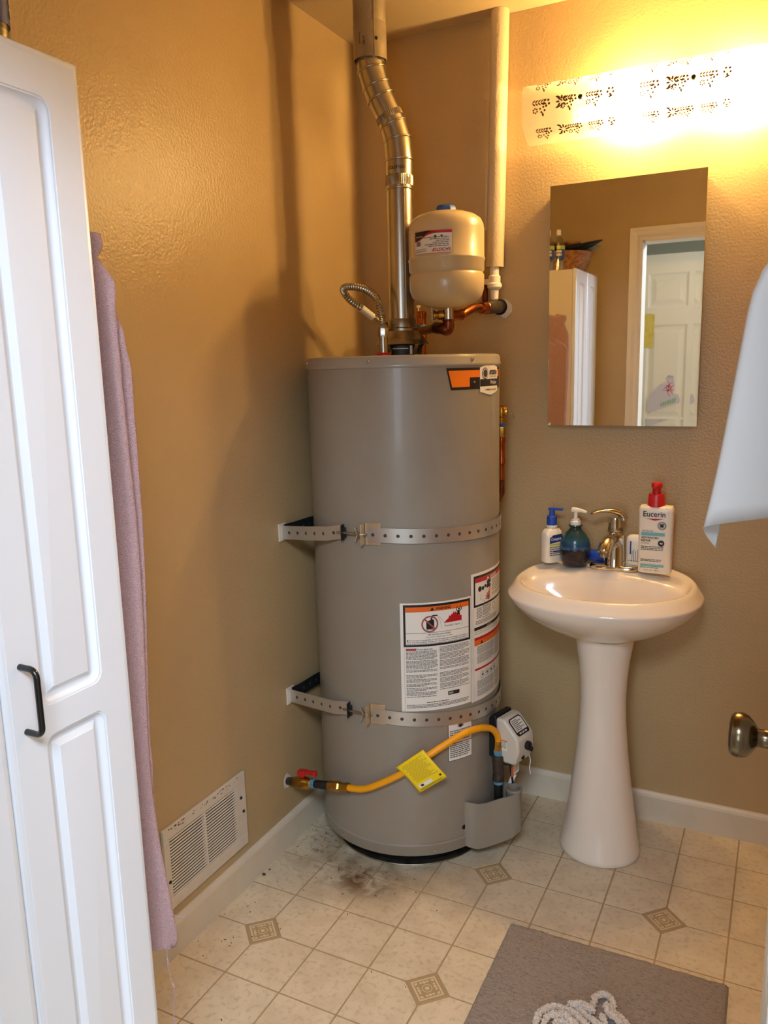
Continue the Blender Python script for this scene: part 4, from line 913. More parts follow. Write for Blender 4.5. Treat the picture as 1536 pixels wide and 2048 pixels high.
# ================================================================ PEDESTAL SINK
sink = empty('pedestal_sink', (.857, -.2, 0), 'off-white porcelain pedestal washbasin under the mirror', 'sink')
def srow(z, a, bf, bb, pf=2.2, pb=2.6, n=72, dz=0.0, cy=-.200, cx=.857):
    out = []
    for i in range(n):
        t = 2*PI*i/n; c, s = math.cos(t), math.sin(t); b, p = (bb, pb) if s > 0 else (bf, pf)
        k = (abs(c)**p + abs(s)**p) ** (-1/p)
        y = cy + b*k*s; out.append(Vector((cx + a*k*c, y, z + dz*max(0, s)**2)))
    return out
g = G()
rows = [srow(.650, .075, .070, .090, 2, 2), srow(.664, .092, .088, .110), srow(.684, .140, .130, .135), srow(.706, .184, .168, .155), srow(.730, .220, .203, .172), srow(.754, .248, .228, .184), srow(.772, .262, .240, .190),
        srow(.782, .2665, .2435, .1925), srow(.7875, .2690, .2460, .193), srow(.7905, .2685, .2455, .193), srow(.794, .2662, .2425, .193), srow(.812, .2530, .2290, .1925, dz=.010), srow(.8195, .2470, .2225, .192, dz=.014), srow(.8225, .2410, .2165, .191, dz=.016), srow(.8215, .2350, .2105, .189, dz=.017),
        srow(.8130, .2290, .2040, .150, dz=.023), srow(.8060, .2240, .1990, .098, dz=.028), srow(.8000, .2200, .1955, .060, dz=.030), srow(.7900, .2140, .1890, .048, dz=.022), srow(.770, .198, .172, .040, dz=.01), srow(.740, .160, .138, .030), srow(.715, .110, .094, .02), srow(.702, .055, .045, .012), srow(.699, .020, .018, .01)]
g.loops(rows, cap0=True, cap1=True)
g.build('basin', m_porc, sink, smooth=60)
g = G(); g.lathe([(.112, 0), (.117, .006), (.117, .018), (.112, .040), (.105, .080), (.095, .150), (.084, .240), (.0735, .330), (.0665, .420), (.0645, .480), (.0665, .540), (.0725, .600), (.0790, .640), (.0830, .668)], (.869, -.222, 0), n=56, sx=1.0, sy=.93)
g.build('pedestal', m_porc, sink, smooth=60)
g = G(); g.lathe([(.017, .7005), (.020, .7015), (.019, .703), (.010, .7025)], (.862, -.2, 0), n=24); g.build('drain', m_chrome, sink)
g = G(); g.lathe([(.0001, 0), (.0070, .0002), (.0095, .0010)], (.870, -.3815, .765), (0, 1, .35), n=18); g.build('overflow', m_chrome, sink)

# faucet
DZ = .8405
fa = empty('faucet', (.872, -.090, DZ), 'chrome single-lever faucet in the middle of the washbasin deck', 'faucet')
FX, FYY = .867, -.095
g = G(); g.loops([srow(DZ-.008, .071, .026, .026, 3, 3, 48, cy=FYY, cx=FX), srow(DZ, .072, .027, .027, 3, 3, 48, cy=FYY, cx=FX), srow(DZ+.005, .069, .024, .024, 3, 3, 48, cy=FYY, cx=FX), srow(DZ+.007, .061, .018, .018, 3, 3, 48, cy=FYY, cx=FX)], cap0=True, cap1=True); g.build('deck_plate', m_chrome, fa, smooth=50)
g = G(); g.lathe([(.0300, 0), (.0285, .004), (.0275, .03), (.0255, .065), (.0235, .090), (.0200, .103), (.012, .110), (.001, .112)], (FX, FYY, DZ+.005), n=40); g.build('body', m_chrome, fa, smooth=60)
g = G(); sp = smoothpath([(FX+.002, FYY, DZ+.072), (FX-.002, FYY-.030, DZ+.086), (FX-.008, FYY-.060, DZ+.084), (FX-.012, FYY-.082, DZ+.072), (FX-.013, FYY-.090, DZ+.060)], 5)
g.tube(sp, [.0235 - .0055*i/(len(sp)-1) for i in range(len(sp))], 24); g.build('spout', m_chrome, fa, smooth=60)
g = G(); g.lathe([(.0125, 0), (.0125, .010), (.0105, .0105), (.0105, .0015)], (FX-.013, FYY-.090, DZ+.048), n=24, cap=False); g.build('aerator', m_galvd, fa)
g = G(); ld = Vector((-.86, -.50, 0)).normalized()
hb = Vector((FX, FYY, DZ+.112))
g.lathe([(.018, .0), (.0195, .010), (.020, .028), (.019, .040)], hb - Z*.004, n=28)
hpth = [hb + Z*.030 + ld*-.022, hb + Z*.046 + ld*-.016, hb + Z*.056 + ld*.006, hb + Z*.0575 + ld*.030, hb + Z*.056 + ld*.055, hb + Z*.050 + ld*.076]
hs = smoothpath(hpth, 5); nh = len(hs); side = Vector((-ld.y, ld.x, 0)); rings = []
for i, p in enumerate(hs):
    t = i/(nh-1); t_ = (hs[min(i+1, nh-1)] - hs[max(i-1, 0)]).normalized(); up = side.cross(t_).normalized()
    wv = .019 - .006*math.sin(t*PI)*.3 - .004*t; th_ = .010*(1-t)**1.2 + .0035
    if i == nh-1: wv *= .55; th_ *= .6
    rings.append([p + side*wv*math.cos(2*PI*k/18) + up*th_*math.sin(2*PI*k/18) for k in range(18)])
g.loops(rings, cap0=True, cap1=True); g.build('lever_handle', m_chrome, fa, smooth=60)
g = G(); g.lathe([(.0235, .108), (.0205, .112), (.0205, .118)], (FX, FYY, DZ), n=28); g.build('handle_ring', m_galvd, fa)

# --- bottles on the basin deck
def sbox(cx, cy, z0, a, b, prof, n=32, p=4, rot=0.0):
    """bottle body: super-ellipse rows (z, scale a, scale b)"""
    rows = []
    for z, ka, kb in prof:
        r_ = []
        for i in range(n):
            t = 2*PI*i/n; c, s = math.cos(t), math.sin(t); k = (abs(c)**p + abs(s)**p) ** (-1/p)
            x, y = a*ka*k*c, b*kb*k*s; r_.append(Vector((cx + x*math.cos(rot) - y*math.sin(rot), cy + x*math.sin(rot) + y*math.cos(rot), z0+z)))
        rows.append(r_)
    return rows
bz = .8385
b1 = empty('lotion_bottle', (.677, -.090, bz), 'small white lotion bottle with a blue pump, at the left end of the basin', 'bottle')
g = G(); r1 = R(50); g.loops(sbox(.677, -.090, bz, .031, .022, [(0, .93, .93), (.003, 1, 1), (.080, 1, 1), (.092, .97, .95), (.101, .75, .75), (.105, .45, .55), (.110, .42, .55)], rot=r1, p=3.2), cap0=True, cap1=True); g.build('body', m_lotion, b1, smooth=50)
g = G(); g.lathe([(.0165, .108), (.0165, .113), (.015, .114)], (.677, -.090, bz), n=24); g.build('neck', m_whitepl, b1)
g = G(); g.lathe([(.0152, .113), (.0152, .140), (.0135, .142), (.0085, .143), (.0085, .160)], (.677, -.090, bz), n=24)
g.loops([[Vector((.677 - .011 + q*x_, -.090 + y_, bz + z_)) for y_, z_ in ((-.006, .160), (.006, .160), (.006, .1665), (-.006, .1665))] for x_, q in ((0, 1), (.022, 1), (.044, 1))], cap0=True, cap1=True); g.build('pump', m_bottleblue, b1, bevel=.0015)
f1 = Vector((math.sin(-r1)*-1, -math.cos(r1), 0)); n1 = Vector((math.sin(r1), -math.cos(r1), 0))
def plane_fn(o_, ud, nd, tilt=0): return lambda u, v, h: Vector(o_) + Vector(ud)*u + Z*v + Vector(nd)*h
ux = Vector((math.cos(r1), math.sin(r1), 0)); nn = Vector((math.sin(r1), -math.cos(r1), 0))
if nn.x < 0 and False: nn = -nn
nf = Vector((math.sin(r1), -math.cos(r1), 0)); uf = Vector((math.cos(r1), math.sin(r1), 0))     # the broad face that looks towards +x
d = Decal(plane_fn(Vector((.677, -.090, bz)) + nf*.0221, uf, nf), [m_navy, m_label, m_lime, m_grey_ink, m_ink], base=.0004)
d.poly([(-.022, .060), (.022, .066), (.022, .088), (-.010, .086), (-.022, .078)], m_navy, 1); d.text('Cetaphil', .0, .070, .036, .008, m_label, 2, bold=.02)
d.rect(-.022, .054, .022, .059, m_lime, 1); d.bars(-.022, .018, .050, .018, .0062, .0026, m_grey_ink, 1, 51); d.rect(-.010, .033, .022, .037, m_navy, 2); d.build('label', b1)
b2 = empty('soap_dispenser', (.751, -.098, bz), 'round ceramic soap dispenser glazed blue over black, with a white pump', 'soap dispenser')
g = G(); g.lathe([(.030, 0), (.037, .002), (.0425, .020), (.0455, .045), (.0450, .060), (.0410, .078), (.031, .094), (.0205, .104), (.0165, .110), (.0165, .114), (.0205, .118), (.0195, .121), (.012, .121)], (.751, -.098, bz), n=48); g.build('body', m_glaze, b2, smooth=60)
g = G(); g.lathe([(.0155, .120), (.0155, .131), (.012, .133), (.0120, .139), (.0065, .140), (.0050, .158)], (.751, -.098, bz), n=24)
sp = [(.740, -.098, bz+.166), (.751, -.099, bz+.165), (.767, -.101, bz+.165), (.785, -.104, bz+.161)]; g.tube(sp, [.0072, .0082, .0055, .0040], 12); g.lathe([(.0048, .155), (.0075, .166)], (.751, -.098, bz), n=14); g.build('pump', m_whitepl, b2)
b3 = empty('blue_tube', (.800, -.040, bz), 'blue travel bottle with a white cap lying behind the faucet', 'bottle')
g = G(); g.lathe([(.004, 0), (.0165, .002), (.0175, .006), (.0175, .058)], (.776, -.046, bz+.0200), (1, -.12, 0), n=28); g.build('body', m_bottleblue, b3)
g = G(); g.lathe([(.0182, .058), (.0182, .074), (.016, .077), (.004, .0775)], (.776, -.046, bz+.0204), (1, -.12, 0), n=28); g.build('cap', m_whitepl, b3)
b4 = empty('white_flask', (.925, -.045, bz), 'small flat white bottle with fine print standing behind the faucet', 'bottle')
g = G(); g.loops(sbox(.921, -.048, bz, .029, .015, [(0, .9, .85), (.004, 1, 1), (.072, 1, 1), (.084, .93, .9), (.090, .75, .7), (.092, .4, .4)], p=3.5), cap0=True, cap1=True); g.build('body', m_whitepl, b4, smooth=50)
d = Decal(plane_fn((.921, -.0632, bz), (1, 0, 0), (0, -1, 0)), [m_grey_ink, m_navy]); 
d.rect(-.016, .035, -.012, .075, m_navy, 1)
for k in range(4): d.rect(-.010+k*.005, .012, -.0085+k*.005, .045+.006*(k % 2), m_grey_ink, 1)
d.bars(-.022, .022, .016, .006, .005, .0014, m_grey_ink, 1, 52); d.build('label', b4)
b5 = empty('tall_lotion_bottle', (.985, -.092, bz), 'tall white lotion bottle with a red pump at the right end of the basin', 'bottle')
BX, BY = .984, -.112
g = G(); g.loops(sbox(BX, BY, bz+.001, .0455, .024, [(0, .96, .94), (.003, 1, 1), (.178, 1.03, 1), (.187, 1.02, .97), (.192, .96, .85), (.194, .6, .6)], n=48, p=4.5), cap0=True, cap1=True); g.build('body', m_lotion, b5, smooth=50)
g = G(); g.lathe([(.0245, .193), (.0240, .197), (.0215, .226), (.0200, .2285), (.0120, .229), (.0115, .240), (.0125, .244), (.0150, .246), (.0150, .257), (.0130, .260), (.004, .261)], (BX-.002, BY, bz), n=36)
g.tube([(BX-.002, BY-.010, bz+.251), (BX-.004, BY-.028, bz+.250)], [.0065, .0055], 12); g.build('pump', m_red_pump, b5) if False else g.build('pump', m_redpl, b5)
d = Decal(plane_fn((BX, BY-.0246, bz), (1, 0, 0), (0, -1, 0)), [m_ink, m_teal, m_red, m_grey_ink, m_label, m_navy], base=.0005)
d.text('Eucerin', -.003, .1655, .060, .0155, m_ink, 1, bold=.015)
d.poly([(-.028, .160), (.024, .160), (.010, .1572), (-.001, .1545), (-.012, .1572)], m_red, 1)
d.disc(.0185, .1405, .0118, m_grey_ink, 1, 24); d.disc(.0185, .1405, .0098, m_label, 2, 24); d.ring(.0185, .1405, .0080, .0012, m_grey_ink, 3); d.rect(.0135, .1360, .0235, .1440, m_ink, 3); d.rect(.012, .144, .025, .1458, m_ink, 3)
d.text('VERY DRY SKIN', -.020, .1225, .030, .0028, m_ink, 1, bold=.01); d.rect(-.037, .1105, .027, .1200, m_teal, 1)
d.text('ADVANCED', -.037, .1020, .048, .0060, m_ink, 1, 'L', bold=.02); d.text('REPAIR', -.037, .0935, .027, .0060, m_ink, 1, 'L', bold=.02); d.text('LOTION', -.037, .0865, .022, .0042, m_grey_ink, 1, 'L')
d.disc(.018, .0900, .0088, m_ink, 1, 24); d.text('48', .018, .0875, .0085, .0050, m_label, 2, bold=.02)
d.bars(-.037, .026, .080, .064, .0046, .0018, m_ink, 1, 53, .3, 3); d.bars(-.037, .028, .062, .058, .004, .0022, m_grey_ink, 1, 54, .05)
d.bars(-.037, .020, .042, .030, .0042, .0017, m_ink, 1, 55, .6, 3); d.rect(-.037, .0205, .027, .0270, m_teal, 1); d.bars(-.037, .016, .0185, .014, .004, .0015, m_grey_ink, 1, 56); d.text('16.9 FL OZ   500mL', -.006, .0085, .044, .0032, m_grey_ink, 1); d.build('label', b5)

# ================================================================ MIRROR
mi_ = empty('mirror', (.859, -.004, 1.25), 'tall frameless mirror with slanted glass edges on the wall above the washbasin', 'mirror')
MX0, MX1, MZ0, MZ1 = .647, 1.0725, 1.251, 1.9405
g = G(); bw = .020; by = -.0003   # the slanted border bends the view towards the middle, as bevelled glass does
o_ = [(MX0, MZ0), (MX1, MZ0), (MX1, MZ1), (MX0, MZ1)]; i_ = [(MX0+bw, MZ0+bw), (MX1-bw, MZ0+bw), (MX1-bw, MZ1-bw), (MX0+bw, MZ1-bw)]
g.add([(x, -.040+by, z) for x, z in o_] + [(x, -.040, z) for x, z in i_], [(4,5,6,7), (0,1,5,4), (1,2,6,5), (2,3,7,6), (3,0,4,7)])
g.build('mirror_glass', m_mirror, mi_, smooth=0)
g = G().box(MX0, MX1, -.0395, -.034, MZ0, MZ1); g.build('glass_edge', m_galvd, mi_, smooth=0)
g = G().box(MX0+.010, MX1-.010, -.0338, -.0005, MZ0+.010, MZ1-.010); g.build('backing', m_darksteel, mi_, smooth=0)

# ================================================================ VANITY LIGHT
vl = empty('vanity_light', (.889, -.004, 2.06), 'wall light bar with a curved frosted glass cover printed with gold sprigs', 'light')
LX0, LX1 = .578, 1.200
g = G().box(LX0+.12, LX1-.02, -.022, -.0005, 2.100, 2.180); g.build('back_plate', m_casing, vl, bevel=.004)
PR = [(-.003, 2.216), (-.040, 2.2155), (-.070, 2.211), (-.086, 2.203), (-.095, 2.190), (-.099, 2.172), (-.1005, 2.150), (-.0985, 2.126), (-.092, 2.105), (-.080, 2.088), (-.062, 2.0745), (-.040, 2.066), (-.020, 2.062)]
pp_ = smoothpath([(0, y, z) for y, z in PR], 3)
g = G(); g.loops([[Vector((x, p.y, p.z)) for p in pp_] for x in [LX0 + (LX1-LX0)*k/8 for k in range(9)]], closed=False)
g.build('glass_cover', m_shade, vl, smooth=80, recalc=False)
acc = [0.0]
for a_, b_ in zip(pp_, pp_[1:]): acc.append(acc[-1] + (b_-a_).length)
def cov(u, v, h):
    s_ = max(0, min(acc[-1]-1e-6, v)); k = 0
    while acc[k+1] < s_: k += 1
    t = (s_-acc[k])/(acc[k+1]-acc[k]); p = pp_[k].lerp(pp_[k+1], t); dr = (pp_[k+1]-pp_[k]).normalized(); nrm = Vector((0, dr.z, -dr.y))
    if nrm.y > 0 and abs(dr.z) > .2: nrm = -nrm
    return Vector((u, p.y, p.z)) + nrm*h*1.0
d = Decal(cov, [m_gold], base=.0006)
def leaf(u, v, a_, L_=.010, W_=.0034):
    c_, s_ = math.cos(a_), math.sin(a_); P_ = [(0, 0), (.35, .5), (.7, .42), (1, 0), (.7, -.42), (.35, -.5)]
    d.poly([(u + (x*L_)*c_ - (y*W_)*s_, v - ((x*L_)*s_ + (y*W_)*c_)) for x, y in P_], m_gold, 1)
def flower(u, v, r_=.0055, n_=5):
    for k in range(n_):
        a_ = 2*PI*k/n_ + .4; d.disc(u + r_*math.cos(a_), v + r_*math.sin(a_), r_*.44, m_gold, 1, 8)
def sprig(u, v, s_=1, fl=1):
    for k in range(5):
        for e in (1, -1): leaf(u + fl*k*.0055*s_, v, R(90 - fl*50) if False else (R(40)*e if fl > 0 else PI - R(40)*e), .0085*s_, .0030*s_)
def cluster(u, v, k=1.0, fl=1):
    sprig(u-.030*k*fl, v-.003*k, k, fl); flower(u-.002*k*fl, v-.001*k, .0056*k); flower(u-.010*k*fl, v+.010*k, .0048*k, 4); flower(u-.024*k*fl, v+.011*k, .0040*k, 6)
    leaf(u-.010*k*fl, v+.015*k, R(-80), .008*k, .004*k)
def bigflower(u, v, k=1.0):
    for q in range(8): leaf(u + .003*k*math.cos(q*PI/4), v - .003*k*math.sin(q*PI/4), q*PI/4, .009*k, .0038*k)
vm = acc[18] + .001; vt_, vb_ = acc[9], acc[28]
for cx_ in (.744, 1.034):
    for v_, k in ((vm, 1.45), (vb_, 1.3), (vt_, 1.2)):
        cluster(cx_-.092, v_, k); bigflower(cx_-.052, v_+.001, k); leaf(cx_-.070, v_+.016, R(15), .012*k, .004*k); leaf(cx_-.070, v_-.014, R(-20), .011*k, .004*k)
        cluster(cx_-.006 if v_ != vm else cx_-.018, v_-.001, k*.9)
        cluster(cx_+.052, v_, k*.9); flower(cx_+.080, v_-.004, .0055*k, 5); leaf(cx_+.072, v_+.012, R(20), .012*k, .004*k)
d.build('gold_print', vl)['kind'] = 'stuff'
for x in (.744, 1.034):
    g = G(); g.lathe([(.0001, .0075), (.0055, .007), (.0068, .004), (.0068, 0)], (x, -.1005, 2.150), (0, -1, 0), n=20); g.tube([(x, -.1005, 2.150), (x, -.02, 2.150)], .0028, 8); g.build('thumb_screw', m_darksteel, vl)
for x, m_ in ((.650, None), (.889, m_bulb), (1.150, m_bulb)):
    if m_ is None: continue
    g = G(); g.lathe([(.020, -.0225), (.020, -.034), (.014, -.036)], (x, 0, 2.128), (0, 1, 0), n=24); g.build('socket', m_whitepl, vl)
    if m_ is None: continue
    g = G(); g.lathe([(.0120, .036), (.0140, .040), (.022, .045), (.0275, .053), (.0295, .062), (.0280, .072), (.0225, .082), (.013, .089), (.001, .0915)], (x, 0, 2.128), (0, -1, 0), n=24); g.build('bulb', m_, vl, smooth=60)

# ================================================================ WHITE CABINET
cb = empty('tall_cabinet', (.18, -1.77, 0), 'tall narrow white cabinet against the left wall with moulded panel doors', 'cabinet')
CY0, CY1, CZ = -2.008, -1.542, 1.873
g = G().box(.002, .350, CY1-.018, CY1, 0.0, CZ-.004); g.build('side_panel', m_cabside, cb, bevel=.0015)
g = G().box(.002, .350, CY0, CY0+.018, 0.0, CZ-.004); g.build('side_panel', m_cabside, cb, bevel=.0015)
g = G().box(.004, .350, CY0+.0185, CY1-.0185, CZ-.022, CZ-.004); g.build('top_panel', m_cabside, cb, bevel=.001)
g = G().box(.004, .335, CY0+.0185, CY1-.0185, 0.0, .075).box(.004, .012, CY0+.0185, CY1-.0185, .075, CZ-.023); g.build('plinth_and_back', m_cabside, cb, smooth=0)
prof = [(.0006, -.0016, .018), (.0030, -.0020, .017), (.0036, -.0034, .016), (.0075, -.0080, .014), (.0115, -.0096, .011), (.0150, -.0092, .008), (.0155, -.0092, .0012), (.0240, -.0036, .001), (.0246, -.0022, .001), (.0262, -.0020, .001)]
mid = (CY0+CY1)/2
for k, (ya, yb) in enumerate(((mid+.0012, CY1), (CY0, mid-.0012))):
    g = G(); z0, z1, zm = .080, CZ, .947; hy0, hy1 = ya+.060, yb-.058
    panel_door(g, lambda u, v, dpt: Vector((.370+dpt, u, v)), ya, yb, z0, z1,
               [((ya+.010, yb-.010, z0+.010, zm), (hy0, hy1, z0+.055, zm-.022), .018), ((ya+.010, yb-.010, zm, z1-.010), (hy0, hy1, zm+.022, z1-.060), .018)], prof, .018)
    g.v = g.v[:-8]; g.f = g.f[:-5]; g.m = g.m[:-5]
    rc = lambda i_, x: [Vector((x, y, z)) for y, z in ((ya+i_, z0+i_), (yb-i_, z0+i_), (yb-i_, z1-i_), (ya+i_, z1-i_))]
    g.loops([rc(0, .352), rc(0, .3645), rc(.0008, .3662), rc(.0028, .3678), rc(.006, .3690), rc(.0092, .3694), rc(.010, .3700)], cap0=True)
    dr = g.build('door', m_white_foil, cb, smooth=32)
    hyy = ya+.030
    g = G(); hz0, hz1 = .947, 1.043
    path = [Vector((.3695, hyy, hz0)), Vector((.390, hyy, hz0))] + [Vector((.390 + .012*math.sin(t*PI/2/5), hyy, hz0 + .012*(1-math.cos(t*PI/2/5)))) for t in range(1, 6)]
    path += [Vector((.402, hyy, hz1-.012))] + [Vector((.390 + .012*math.cos(t*PI/2/5), hyy, hz1-.012 + .012*math.sin(t*PI/2/5))) for t in range(1, 6)] + [Vector((.3695, hyy, hz1))]
    g.tube(path, .0045, 16); hd = g.build('handle', m_black, dr, smooth=60)
g = G(); g.lathe([(.010, 0), (.010, .003), (.005, .004), (.005, .030), (.007, .034), (.002, .035)], (.19, CY1+.0002, 1.69), (0, 1, 0), n=16); g.build('hook', m_chrome, cb)

# towel hanging on the cabinet side
tw = empty('pink_towel', (.20, -1.50, .40), 'faded pink terry towel hanging beside the white cabinet', 'towel')
RE = [(1.672, .24), (1.669, .300), (1.664, .322), (1.652, .336), (1.640, .340), (1.628, .334), (1.616, .326), (1.600, .336), (1.574, .351), (1.45, .353), (1.317, .351), (1.10, .346), (.79, .338), (.70, .338), (.60, .343), (.52, .352), (.44, .363), (.410, .366), (.398, .345)]
def interp(tab, z):
    for (z1, v1), (z0, v0) in zip(tab, tab[1:]):
        if z0 <= z <= z1: return v0 + (v1-v0)*(z-z0)/(z1-z0)
    return tab[0][1] if z > tab[0][0] else tab[-1][1]
def towel_sheet(name, zt_, zb_, yc, th, edge, xl, seed, slant=0.0):
    rnd = random.Random(seed); ph = rnd.random()*6; g = G(); nz, nx_ = 70, 44; rings = []
    for i in range(nz+1):
        z = zt_ + (zb_-zt_)*i/nz; xr = edge(z); gather = min(1, max(0.0, (zt_-z)/.12)); x0 = xl + (1-gather)*.10; ring = []
        amp = .009*(.4+.6*gather)
        for j in range(nx_):
            a_ = 2*PI*j/nx_; c_ = math.cos(a_); s_ = math.sin(a_)
            x = (x0+xr)/2 + (xr-x0)/2*(abs(c_)**.75)*(1 if c_ > 0 else -1)
            y = yc + th*(abs(s_)**.6)*(1 if s_ > 0 else -1)*(1+.6*(1-gather)) + amp*math.sin((x-x0)*48 + ph + 1.4*z) + .004*math.sin(z*9+x*30)
            zz = z + (slant*(x-xr) if i > nz*.6 else 0)*(i/nz) + .0012*rnd.random()
            ring.append(Vector((x + .0012*(rnd.random()-.5), max(y, CY1+.004) + .001*(rnd.random()-.5), zz)))
        rings.append(ring)
    g.loops(rings, cap0=True, cap1=True); return g.build(name, m_towel, tw, smooth=80)
towel_sheet('towel_fold', 1.672, .405, -1.490, .013, lambda z: interp(RE, z), .06, 2, .10)
towel_sheet('towel_front_layer', 1.572, .585, -1.462, .010, lambda z: interp(RE, z) - .004 - .10*max(0, (z-1.49)/.082)**2 - (0.014 if z < .75 else 0)*(.75-z)/.16, .07, 5, .05)
g = G(); t0 = Vector((.345, -1.487, .405)); g.tube(smoothpath([t0, t0+Vector((.002, .0, -.05)), t0+Vector((.010, .002, -.085)), t0+Vector((.004, 0, -.12)), t0+Vector((.006, .0, -.17)), t0+Vector((-.002, .0, -.22))], 5), [.0008+.0016*(i % 5 == 3) for i in range(26)], 6)
g.tube(smoothpath([Vector((.358, -1.475, .47)), Vector((.375, -1.470, .468)), Vector((.385, -1.468, .475))], 4), .0008, 6); g.build('loose_threads', m_towel, tw)

# ---- things on top of the cabinet (seen in the mirror and at the top left corner)
cbt = CZ - .004
bt = empty('soap_bottle', (.262, -1.603, cbt), 'clear plastic bottle with white cap and blue label on top of the white cabinet', 'bottle')
g = G(); g.lathe([(.028, .0005), (.032, .004), (.033, .05), (.031, .085), (.033, .12), (.031, .135), (.024, .150), (.0145, .160), (.0135, .168)], (.262, -1.603, cbt), n=32); g.build('body', m_clear, bt)
g = G(); g.lathe([(.0275, .003), (.0305, .006), (.0315, .048), (.001, .048)], (.262, -1.603, cbt), n=28); g.build('liquid', m_clear, bt)
g = G(); g.lathe([(.0334, .055), (.0334, .080), (.0334, .118)], (.262, -1.603, cbt), n=32, cap=False); g.build('label', m_navy, bt)
g = G(); g.lathe([(.0337, .100), (.0337, .117)], (.262, -1.603, cbt), n=32, cap=False); g.build('label_band', m_lime, bt)
d = Decal(lambda u, v, h: Vector((.262 + (.0337+h)*math.sin(u/.0337), -1.603 + (.0337+h)*math.cos(u/.0337), cbt+v)), [m_label]); d.bars(-.020, .030, .095, .065, .015, .011, m_label, 1, 61); d.build('label_print', bt)
g = G(); g.lathe([(.0150, .166), (.0150, .190), (.0135, .192), (.002, .192)], (.262, -1.603, cbt), n=28); g.build('cap', m_whitepl, bt)
bk = empty('wicker_basket', (.225, -1.835, cbt), 'brown wicker basket on top of the white cabinet, filled with cloths', 'basket')
g = G(); bc = Vector((.225, -1.835, cbt))
g.lathe([(.085, .001), (.092, .003), (.115, .035), (.136, .075), (.146, .100), (.141, .100), (.130, .074), (.109, .036), (.085, .010), (.002, .008)], bc, n=40, cap=True); g.build('shell', m_wicker, bk)
for k in range(12):
    z = .006 + k*.0085; r_ = .094 + (.146-.094)*(z/.1)**.9; g = G()
    g.tube([bc + Vector(((r_ + .0028*(1 if (i+k) % 2 else -1))*math.cos(2*PI*i/48), (r_ + .0028*(1 if (i+k) % 2 else -1))*math.sin(2*PI*i/48), z)) for i in range(48)], .0036, 6, closed=True); g.build('weave', m_wicker, bk, smooth=60)
g = G(); g.torus(bc + Z*.103, Z, .145, .006, 44, 8); g.build('rim', m_wicker, bk)
def heap(name, c_, rx, ry, rz, m_, parent, seed, tiltx=0.0):
    rnd = random.Random(seed); ph = [rnd.random()*6 for _ in range(6)]; rings = []
    for i in range(11):
        f = PI*i/10; ring = []
        for j in range(30):
            a_ = 2*PI*j/30; q = 1 + .13*math.sin(3*a_+ph[0]) + .10*math.sin(5*a_+ph[1]+f*2) + .05*math.sin(9*a_+ph[2])
            v = Vector((rx*q*math.sin(f)*math.cos(a_), ry*q*math.sin(f)*math.sin(a_), -rz*math.cos(f)*(1+.12*math.sin(4*a_+ph[3])))); v.z += tiltx*v.x; ring.append(Vector(c_)+v)
        rings.append(ring)
    g = G(); g.loops(rings, cap0=True, cap1=True); o = g.build(name, m_, parent, smooth=80); return o
hc = heap('folded_cloth', bc + Vector((.030, .01, .118)), .148, .105, .016, m_cloth_black, None, 3, .22); tag(hc, 'crumpled black cloth heaped in the wicker basket', 'cloth')
hc = heap('folded_cloth', bc + Vector((-.012, -.01, .152)), .100, .085, .014, m_cloth_tan, None, 5, .10); tag(hc, 'peach cloth lying on the black one in the wicker basket', 'cloth')
hc = heap('folded_cloth', bc + Vector((.12, -.045, .133)), .055, .035, .012, mat('grey_cloth', '#7d8272', .8), None, 8, .1); tag(hc, 'small grey-green cloth hanging over the basket edge', 'cloth')
g = G(); g.tube([bc + Vector((-.065 + .014*math.cos(t*PI/6), .02, .150 + .028*math.sin(t*PI/6))) for t in range(7)], .0028, 8); g.build('handle_loop', m_cloth_black, bk)

# ================================================================ WALL REGISTER
rg_ = empty('wall_register', (.001, -.96, .13), 'white louvred air register low on the left wall, scuffed along its top', 'vent')
VY0, VY1, VZ0, VZ1 = -1.128, -.800, .128, .345
g = G(); iy0, iy1, iz0, iz1 = -1.108, -.846, .160, .315; ym_ = -.974
def fr_box(y0, y1, z0, z1): g.box(.0008, .0100, y0, y1, z0, z1)
fr_box(VY0, VY1, VZ0, iz0); fr_box(VY0, VY1, iz1, VZ1); fr_box(VY0, iy0, iz0, iz1); fr_box(iy1, VY1, iz0, iz1); fr_box(ym_-.0045, ym_+.0045, iz0, iz1)
g.build('frame', m_vent, rg_, smooth=0, bevel=.0015)
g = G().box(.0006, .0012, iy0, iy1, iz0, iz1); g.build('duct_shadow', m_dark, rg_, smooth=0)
NS = 19; pit = (iz1-iz0)/NS; sl = {}
for bnk, (ya, yb) in enumerate(((iy0, ym_-.0045), (ym_+.0045, iy1))):
    me = None
    for k in range(NS):
        zc = iz0 + pit*(k+.5)
        if me is None:
            g = G(); pr_ = [(.0078, .0008), (.0082, .0020), (.0103, .0007), (.0107, -.0008), (.0102, -.0016), (.0095, -.0003)]
            g.loops([[(x, ya, zc+z) for x, z in pr_], [(x, yb, zc+z) for x, z in pr_]], cap0=True, cap1=True); o = g.build('slat', m_vent, rg_, smooth=0); me = o.data; zref = zc
        else:
            o = bpy.data.objects.new('slat', me); COL.objects.link(o); o.parent = rg_; o.location = (0, 0, zc-zref)
for y, z in ((-.823, .276), (-.815, .232), (-1.117, .205)): screw(rg_, Vector((.0100, y, z)), (1, 0, 0), .0045, m_darksteel)
g = G(); rnd = random.Random(31)
for k in range(34):
    y = VY0 + (VY1-VY0)*(.05+.85*rnd.random()); z = VZ1 - .0035 - .012*rnd.random()**2; s1, s2 = .0015+.004*rnd.random(), .0008+.0016*rnd.random()
    g.add([(.0104, y-s1, z), (.0104, y, z-s2), (.0104, y+s1, z+.0004), (.0104, y, z+s2)], [(0,1,2,3)])
